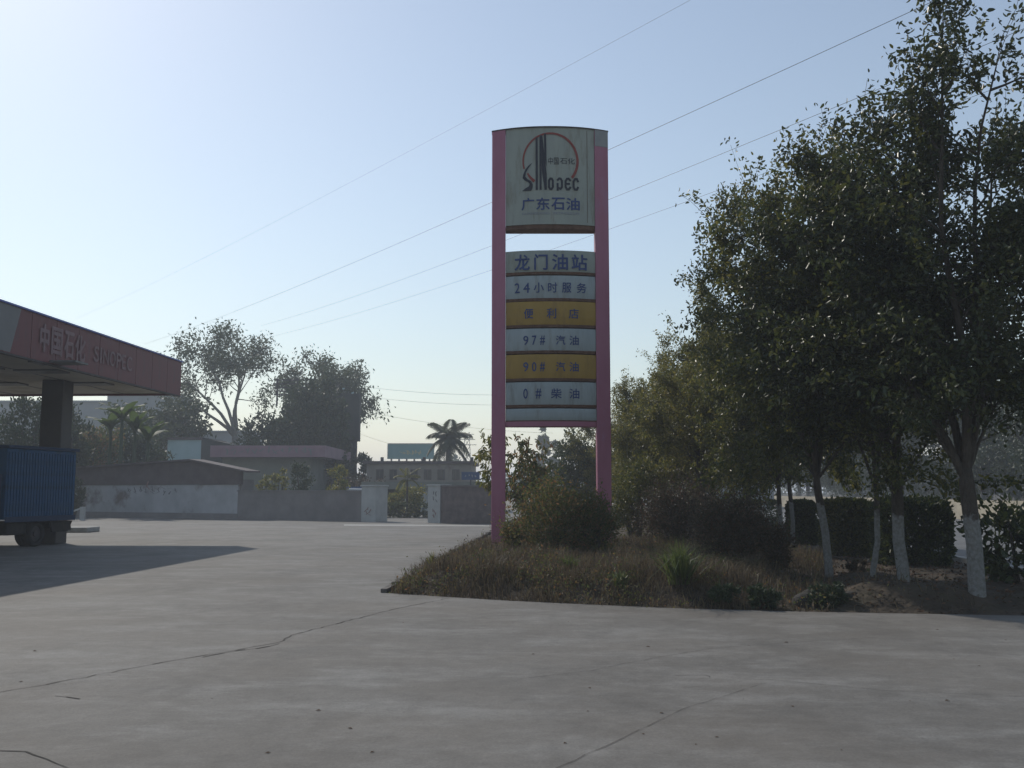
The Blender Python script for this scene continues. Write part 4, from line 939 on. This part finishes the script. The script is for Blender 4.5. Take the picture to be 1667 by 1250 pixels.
for o in list(C.objects):
    if o.type == 'EMPTY' and o.get('label', '').endswith('counted from the nearest at the right'): object_mat(o, M['leaf_lit'])
# second, inner line of trees closer to the yard (left flank of the mass)
for i, (px, Y, s_) in enumerate(((1085, 31, .72), (1035, 37, .74), (1010, 44, .78), (1150, 27, .78))):
    t = copy_tree(far_protos[1 + i % 3]); object_mat(t, M['leaf_lit']); p = at(px, 800, Y); t.location = (p.x, Y, .1); t.rotation_euler = (0, 0, 2.2 * i + .4); t.scale = (s_, s_, s_)
    t['label'] = ('lower bushy tree on the yard side of the row, just past the brown shrubs', 'smaller tree on the yard side of the row, midway along', 'smallest tree nearest the right pylon post', 'leafy tree leaning from the row over the brown shrubs')[i]

# trees on the far side of the highway
oth = make_tree('roadside_tree', 120, 'first tree across the highway counted from the right', 'tree', (0, 0, 0), H=9, fork=2.2, r0=.2, limbs=6, limb_ang=(12, 34), low=5, low_ang=(50, 75), low_len=2.6, n2=8, n3=5, leaves=20, size=.24, simple=True, leafm='leaf_d', barkm='wash', spread=.28, group='trees across the highway')
fo = WB + PER * 4.0
names_o = ['first', 'second', 'third', 'fourth', 'fifth', 'sixth', 'seventh', 'eighth', 'ninth', 'tenth', 'eleventh', 'twelfth']
for i, nm in enumerate(names_o):
    t = oth if i == 0 else copy_tree(oth)
    q = fo + DIR * (-8 + i * 6.3) + PER * (random.Random(i + 50).uniform(-1, 2))
    t.location = (q.x, q.y, .45); t.rotation_euler = (0, 0, i * 2.1); s_ = random.Random(i).uniform(.85, 1.1); t.scale = (s_, s_, s_ )
    t['label'] = nm + ' tree across the highway counted from the right edge'
pw = wall_between('parapet_wall', WB - DIR * 40, WB + DIR * 160, at(1600, 814, WB.y).z, .3, M['beige'], 'long low beige wall along the far side of the highway')
pw.rotation_euler = (0, 0, math.atan2(DIR.y, DIR.x)); pw.location = tuple(WB - DIR * 40 + PER * .35)
bank = MB(); a = WB - DIR * 60 + PER * .4; b = WB + DIR * 400 + PER * .4
bank.quad(a + Vector((0, 0, .4)), a + PER * 60 + Vector((0, 0, 1.0)), b + PER * 60 + Vector((0, 0, 1.0)), b + Vector((0, 0, .4)))
tag(bank.build('verge', M['soil']), kind='structure')
rng = random.Random(7)
for i in range(14):
    q = fo + DIR * (-14 + i * 7.5) + PER * rng.uniform(11, 17); h_ = rng.uniform(3, 6)
    bush('roadside_thicket', 130 + i, 'dim thicket clump behind the roadside trees, number from right', 'shrub', (q.x, q.y, .4), 4.2, 2.5, h_, 5000, .3, 'leaf_d', clump_r=.22, shell=.3, group='thicket behind the highway trees')
for o in list(C.objects):
    if o.name.startswith('roadside_thicket'): o['label'] = 'dim green thicket clump behind the trees across the highway'
# far tree belt closing the horizon
def belt(name, pts, h, n, size, seed, label_kind):
    rg = np.random.default_rng(seed); P = []
    for (x, y, L_, W_) in pts:
        k = int(n / len(pts)); u = rg.uniform(0, 1, k); hx = x + (u - .5) * L_; bumps = h * (.6 + .4 * np.sin(hx * .35 + y) * np.sin(hx * .13)) 
        P.append(np.stack([hx, y + rg.uniform(-.5, .5, k) * W_, bumps * rg.uniform(0, 1, k) ** .7], 1))
    P = np.concatenate(P); V, Q = leaf_simple(P, rg.normal(size=P.shape), size, rg, .6)
    o = np_mesh(name, V, Q, M['leaf_f']); o['kind'] = 'stuff'; return o
belt('distant_woods', [(-120, 190, 220, 12), (60, 230, 200, 15), (190, 200, 140, 20)], 9, 30000, 1.1, 5, 'stuff')
# low buildings glimpsed between the trunks
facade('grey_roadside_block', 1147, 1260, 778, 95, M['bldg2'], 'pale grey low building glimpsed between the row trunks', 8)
yv = facade('yellow_kiosk', 1128, 1146, 768, 70, mat('kiosk_yellow', (.42, .36, .16), (.48, .42, .2), 1), 'small yellow kiosk with white top glimpsed between trunks', 2.5, roofm=M['whitep'], cat='kiosk')

# hedges between the trees and the highway
hedges = [(1315, 893, 817, 15, 'narrow clipped dark hedge block behind the slim tree'), (1391, 914, 815, 30, 'clipped brighter green hedge block between two trunks'),
          (1502, 932, 815, 50, 'biggest clipped dark hedge block left of the thickest trunk')]
for k, (px, pb, pt, hw, lb) in enumerate(hedges):
    g = ground(px, pb, .1); z = at(px, pt, g.y + .5).z - .1; r_ = hw / F * g.y
    bush('clipped_hedge', 140 + k, lb, 'hedge', (g.x, g.y + .5, .1), r_, .6, z, 17000, .085, 'leaf_half_lit' if k == 1 else 'hedge', box=True, simple=False, stems=5, clumps=700, clump_r=.16, group='clipped hedge blocks by the road')
g = ground(1672, 968, .05)
bush('big_leaf_shrub', 150, 'loose dark shrub with large leaves cut by the right edge', 'shrub', (g.x + .1, g.y + .4, .05), .75, .6, at(1650, 828, g.y).z, 1800, .13, 'hedge', simple=False, clump_r=.3, stems=8)
for k, (px, pb, pt, hw) in enumerate(((1245, 868, 815, 24), (1195, 858, 814, 32), (1135, 850, 816, 30))):
    g = ground(px, pb, .1); z = at(px, pt, g.y + .5).z - .1
    bush('clipped_hedge', 160 + k, ('clipped hedge block just behind the brown shrubs', 'clipped hedge block behind the brown shrubs, second along', 'farthest visible clipped hedge block behind the brown shrubs')[k], 'hedge', (g.x, g.y + .5, .1), hw / F * g.y, .8, z, 5000, .09, 'hedge', box=True, clumps=160, clump_r=.2, group='clipped hedge blocks by the road')

# ------------------------------------------------------------------ SHRUBS ON THE ISLAND
sh = [ # px, base py, top py, halfwidth px, n, size, mat, label
    (905, 914, 775, 80, 11000, .055, 'leaf_m', 'big mixed green and reddish shrub covering the feet of the pylon'),
    (842, 910, 838, 32, 3500, .05, 'leaf_m', 'small reddish shrub against the left pylon post'),
    (972, 915, 800, 40, 5500, .055, 'leaf_m', 'dark shrub covering the foot of the right pylon post'),
    (1040, 885, 738, 58, 8500, .065, 'leaf_half_lit', 'dark green shrub immediately right of the pylon'),
    (1105, 900, 772, 70, 9500, .055, 'leaf_b', 'brown twiggy shrub behind the bright grass tuft'),
    (1195, 930, 803, 68, 10500, .05, 'leaf_b', 'widest brown twiggy shrub between grass tuft and slim tree'),
    (1165, 878, 788, 78, 9000, .06, 'leaf_m', 'dark reddish shrub behind the brown twiggy ones'),
    (1262, 928, 850, 32, 3500, .05, 'leaf_b', 'small brown shrub at the edge of the dark hollow'),
    (1180, 984, 950, 30, 1500, .05, 'leaf_d', 'low dark leafy plant at the concrete edge right of the bright tuft'),
    (1248, 988, 955, 30, 1500, .05, 'leaf_d', 'low dark leafy plant left of the grey boulder'),
    (1352, 984, 950, 34, 1800, .05, 'leaf_d', 'low leaf clump added to darken the hollow between the two boulders'),  # leaf clump added so that the hollow reads dark
    (1395, 950, 925, 26, 900, .05, 'leaf_b', 'low scrubby plant at the foot of the thinnest trunk')]
for k, (px, pb, pt, hw, n, sz, m, lb) in enumerate(sh):
    low_ = k >= 8; g = ground(px, pb, .05 if low_ else .22); r_ = hw / F * g.y
    if low_: g.y = max(g.y, front_y(g.x) + r_ * .75 + .08)
    zg = island_h(g.x, g.y) - .02 if low_ else .15; z = max(at(px, pt, g.y).z - zg, .2)
    bush('island_shrub', 170 + k, lb, 'shrub', (g.x, g.y, zg), r_, r_ * .75, z, n, sz, m, clump_r=.32, shell=.25, simple=False, stems=22, floor=.02)
# grass and weeds
def hs_var(rg, n): return rg.uniform(.3, 1.5, (n, 1))
def blades(name, pts, hs, wd, m, seed, lean=.35, kind=None, parent=None):
    rg = np.random.default_rng(seed); n = len(pts); a = rg.uniform(0, 2 * PI, n); ln = rg.normal(size=(n, 2)) * lean * hs_var(rg, n)
    S = np.stack([np.cos(a), np.sin(a), np.zeros(n)], 1) * wd; h_ = hs[:, None]
    mid = pts + np.concatenate([ln * .35, np.ones((n, 1)) * .6], 1) * h_; tip = pts + np.concatenate([ln * 1.1, np.ones((n, 1)) * (1 - .25 * np.abs(ln).sum(1, keepdims=True))], 1) * h_
    V = np.stack([pts - S, pts + S, mid + S * .8, mid - S * .8, tip, tip + S * .12], 1).reshape(-1, 3); i = (np.arange(n) * 6)[:, None]
    Q = np.concatenate([i + np.array([[0, 1, 2, 3]]), i + np.array([[3, 2, 5, 4]])], 0)
    o = np_mesh(name, V, Q, m, parent)
    if kind: tag(o, kind=kind)
    return o
rg = np.random.default_rng(3); P = []; Hh = []
while len(P) < 62000:
    x = rg.uniform(-2.1, 6.2); y = rg.uniform(13, 25) if rg.random() < .8 else rg.uniform(13, 17)
    if y < front_y(x) + .02: continue
    if x < A.x + (y - A.y) * .053 + .09: continue
    ditch = abs(x - (3.9 + (y - 13.5) * .32)) < .8 and y < 18.5
    tree_zone = x > 4.3 + (y - 13.5) * .3
    if ditch and rg.random() < .8: continue
    if tree_zone and rg.random() < .96: continue
    cl = mn.noise((x * 1.3, y * 1.3, 5))
    if cl < -.25 and rg.random() < .45: continue
    P.append((x, y, island_h(x, y) - .01)); Hh.append((.06 + .20 * rg.random() ** 2.0) * (1.0 + .9 * max(cl, 0)) * (1.25 if y > front_y(x) + .8 else .8))
P = np.array(P); Hh = np.array(Hh)
blades('dry_grass', P, Hh, .0055, M['grass_dry'], 1, .5, 'stuff')
# leafy weeds mixed in
k = rg.choice(len(P), 9000); off = rg.normal(size=(9000, 3)) * .05; off[:, 2] = np.abs(off[:, 2]) * 2
cw = np.array([mn.noise((p[0] * 1.1, p[1] * 1.1, 21)) for p in P]); wk = np.nonzero(cw > .02)[0]; k = rg.choice(wk, 20000); off = rg.normal(size=(20000, 3)) * np.array([.06, .06, .07]); off[:, 2] = np.abs(off[:, 2]) * (1 + 2.5 * cw[k])
V, Q = leaf_simple(P[k] + off, rg.normal(size=(20000, 3)) + np.array([0, 0, .3]), .042, rg, .5); tag(np_mesh('low_weeds', V, Q, M['leaf_m']), kind='stuff')
k = rg.choice(len(P), 2500); V, Q = leaf_simple(P[k] + np.array([0, 0, .01]), rg.normal(size=(2500, 3)) * np.array([1, 1, .2]), .05, rg, .5); tag(np_mesh('leaf_litter', V, Q, M['dead']), kind='stuff')
# litter under the street trees
Lp = []
while len(Lp) < 5000:
    x = rg.uniform(3.4, 10); y = rg.uniform(13, 24)
    if y > front_y(x) + .03: Lp.append((x, y, island_h(x, y) + .012))
V, Q = leaf_simple(np.array(Lp), rg.normal(size=(5000, 3)) * np.array([1, 1, .15]), .06, rg, .5); tag(np_mesh('leaf_litter', V, Q, M['dead']), kind='stuff')
# taller dead stalks in clumps
cz = []; 
while len(cz) < 75:
    x = rg.uniform(-1.9, 4.5); y = rg.uniform(13.4, 23)
    if y > front_y(x) + .15 and x > A.x + (y - A.y) * .053 + .12 and not (abs(x - (3.9 + (y - 13.5) * .32)) < .7 and y < 18): cz.append((x, y))
sp_ = []; hh_ = []
for (x, y) in cz:
    for _ in range(34):
        a, b = x + rg.normal() * .07, y + rg.normal() * .07; sp_.append((a, b, island_h(a, b) - .01)); hh_.append(rg.uniform(.15, .5) * (.6 + .5 * mn.noise((x, y, 2)) + .2))
blades('dead_stalks', np.array(sp_), np.array(hh_), .005, M['grass_dry'], 31, .45, 'stuff')
V, Q = leaf_simple(np.array(sp_)[::2] + np.array([0, 0, 1]) * (np.array(hh_)[::2] * rg.uniform(.3, .9, len(hh_[::2])))[:, None] + rg.normal(size=(len(hh_[::2]), 3)) * .04, rg.normal(size=(len(hh_[::2]), 3)), .05, rg, .4); tag(np_mesh('stalk_leaves', V, Q, M['leaf_b']), kind='stuff')
def tuft(px, pb, h, r, n, label, m='grass_green', seed=1, wd=.008):
    g = ground(px, pb, .12); rg = np.random.default_rng(seed); q = rg.normal(size=(n, 3)) * np.array([r, r * .7, 0]); hs = h * rg.uniform(.55, 1.05, n)
    r_ = empty('grass_tuft', (g.x, g.y, island_h(g.x, g.y)), label=label, cat='grass tuft'); blades('blades', q * .45, hs, wd, M[m], seed, .62, None, r_)
tuft(1108, 968, .72, .14, 240, 'tall bright green grass tuft at the front of the island', seed=5)
tuft(928, 952, .34, .1, 110, 'smaller green grass tuft in the dry grass below the pylon', seed=6)
tuft(790, 940, .26, .1, 90, 'green grass tuft near the sharp left corner of the island', seed=7)
tuft(1236, 974, .16, .06, 60, 'tiny bright tuft by the rocks at the front edge', seed=8)
tuft(1010, 965, .30, .1, 90, 'short green tuft left of the tall bright one', seed=9)
tuft(705, 930, .42, .03, 40, 'thin weeds sticking up at the left kerb', 'leaf_y', seed=10, wd=.012)
# rocks
def rock(px, pb, r, seed, label, sq=.7):
    g = ground(px, pb, .02); rr = random.Random(seed); bm = MB()
    import bmesh
    b = bmesh.new(); bmesh.ops.create_icosphere(b, subdivisions=3, radius=1)
    for v in b.verts:
        n = 1 + .35 * mn.noise(v.co * 1.3 + Vector((seed, 0, 0))) + .12 * mn.noise(v.co * 4 + Vector((0, seed, 0))); v.co = Vector((v.co.x * r * n, v.co.y * r * n * .8, v.co.z * r * n * sq))
    me = bpy.data.meshes.new('rock'); b.to_mesh(me); b.free(); me.shade_smooth(); o = link('rock', me, M['rock']); o.location = (g.x, g.y, r * sq * .3 + .02); o.rotation_euler = (0, 0, seed); tag(o, label, 'rock')
rock(1315, 985, .22, 1, 'grey boulder in the dark hollow at the front of the island')
rock(1386, 985, .24, 2, 'second boulder nearer the white trunks in the hollow')
rock(1300, 952, .12, 3, 'small pale stone above the grey boulder')
rock(1200, 975, .1, 4, 'small stone left of the boulders near the concrete edge')
rock(1258, 982, .09, 5, 'smallest stone next to the grey boulder')
rock(1340, 918, .12, 6, 'stone on the soil bank below the V forked tree')
# earth clods on the bank
cl = MB(); Vc = []; 
Lp = np.array([q for q in Lp][:1800]); V, Q = leaf_simple(Lp, rg.normal(size=(1800, 3)), .05, rg, .9); tag(np_mesh('soil_clods', V, Q, M['soil']), kind='stuff')
# fallen leaves and grit on the concrete
lf = MB(); lf.quad((-.035, 0, .004), (0, -.02, .012), (.04, 0, .006), (0, .02, .016)); lfm = lf.mesh('fallen_leaf'); lfm.materials.append(M['dead'])
spots = [(1055, 1053), (1101, 1057), (1280, 1046), (1219, 1051), (957, 1158), (960, 1120), (1077, 1161), (1047, 1195), (1133, 1212), (1167, 1200), (1463, 1024), (1526, 1025), (1552, 1073), (1637, 1042), (1481, 1141), (1542, 1141), (1594, 1084),
         (868, 1065), (925, 1012), (606, 1225), (570, 1186), (345, 1137), (518, 1157), (57, 1060), (34, 1110), (468, 995), (436, 1226), (1290, 1150), (1370, 1221), (656, 1014), (920, 1210), (1210, 1138)]
for i, (px, py) in enumerate(spots):
    g = ground(px, py); o = link('fallen_leaf', lfm, None); o.location = tuple(g); s_ = random.Random(i).uniform(.35, .9) * (.6 + g.y / 20); s_ *= .75; o.scale = (s_, s_, s_); o.rotation_euler = (0, 0, i * 1.7)
    tag(o, 'small dry dark leaf lying on the bare concrete yard', 'leaf', 'dry leaves scattered on the concrete')

# ------------------------------------------------------------------ POWER CABLES
def cable(label, p0, Y0, p1, Y1, sag, r=.014):
    a, b = at(*p0, Y0), at(*p1, Y1); pts = []
    for i in range(25):
        t = i / 24; q = a.lerp(b, t); q.z -= sag * 4 * t * (1 - t); pts.append(q)
    tag(MB().tube(pts, r, 5, False).build('power_cable', M['wire']), label, 'cable', 'power cables across the sky')
cable('topmost and faintest power cable crossing the sky', (1330, -112), 40, (120, 520), 190, .8, .007)
cable('second power cable from the top, passing behind the top of the pylon', (1750, -105), 30, (235, 560), 150, .9, .012)
cable('third power cable, passing behind the upper price panels', (1850, -30), 30, (425, 530), 150, .9, .011)
cable('lowest of the long power cables, passing in the gap of the pylon', (1850, 58), 34, (440, 548), 150, .9, .010)
for k, (a, b, lb) in enumerate((((596, 630), (900, 640), 'faint far cable, topmost of the four near the palm'), ((590, 645), (900, 657), 'faint far cable, second of the four near the palm'), ((585, 668), (900, 705), 'faint far cable just above the billboard'), ((583, 705), (760, 745), 'faint far cable sloping behind the billboard'))):
    cable(lb, a, 140, b, 140, .6, .016)

# ------------------------------------------------------------------ HAZE
hz = MB().box(-1600, 1600, -250, 2600, -1.6, 27).build('haze', None); tag(hz, kind='stuff')
hm = bpy.data.materials.new('haze'); hm.use_nodes = True; n = hm.node_tree; n.nodes.remove(n.nodes['Principled BSDF'])
pv = n.nodes.new('ShaderNodeVolumePrincipled'); pv.inputs['Color'].default_value = (.86, .92, 1, 1); pv.inputs['Density'].default_value = .0015; pv.inputs['Anisotropy'].default_value = .2
n.links.new(pv.outputs[0], n.nodes['Material Output'].inputs['Volume']); hz.data.materials.append(hm); cy.volume_step_rate = 10
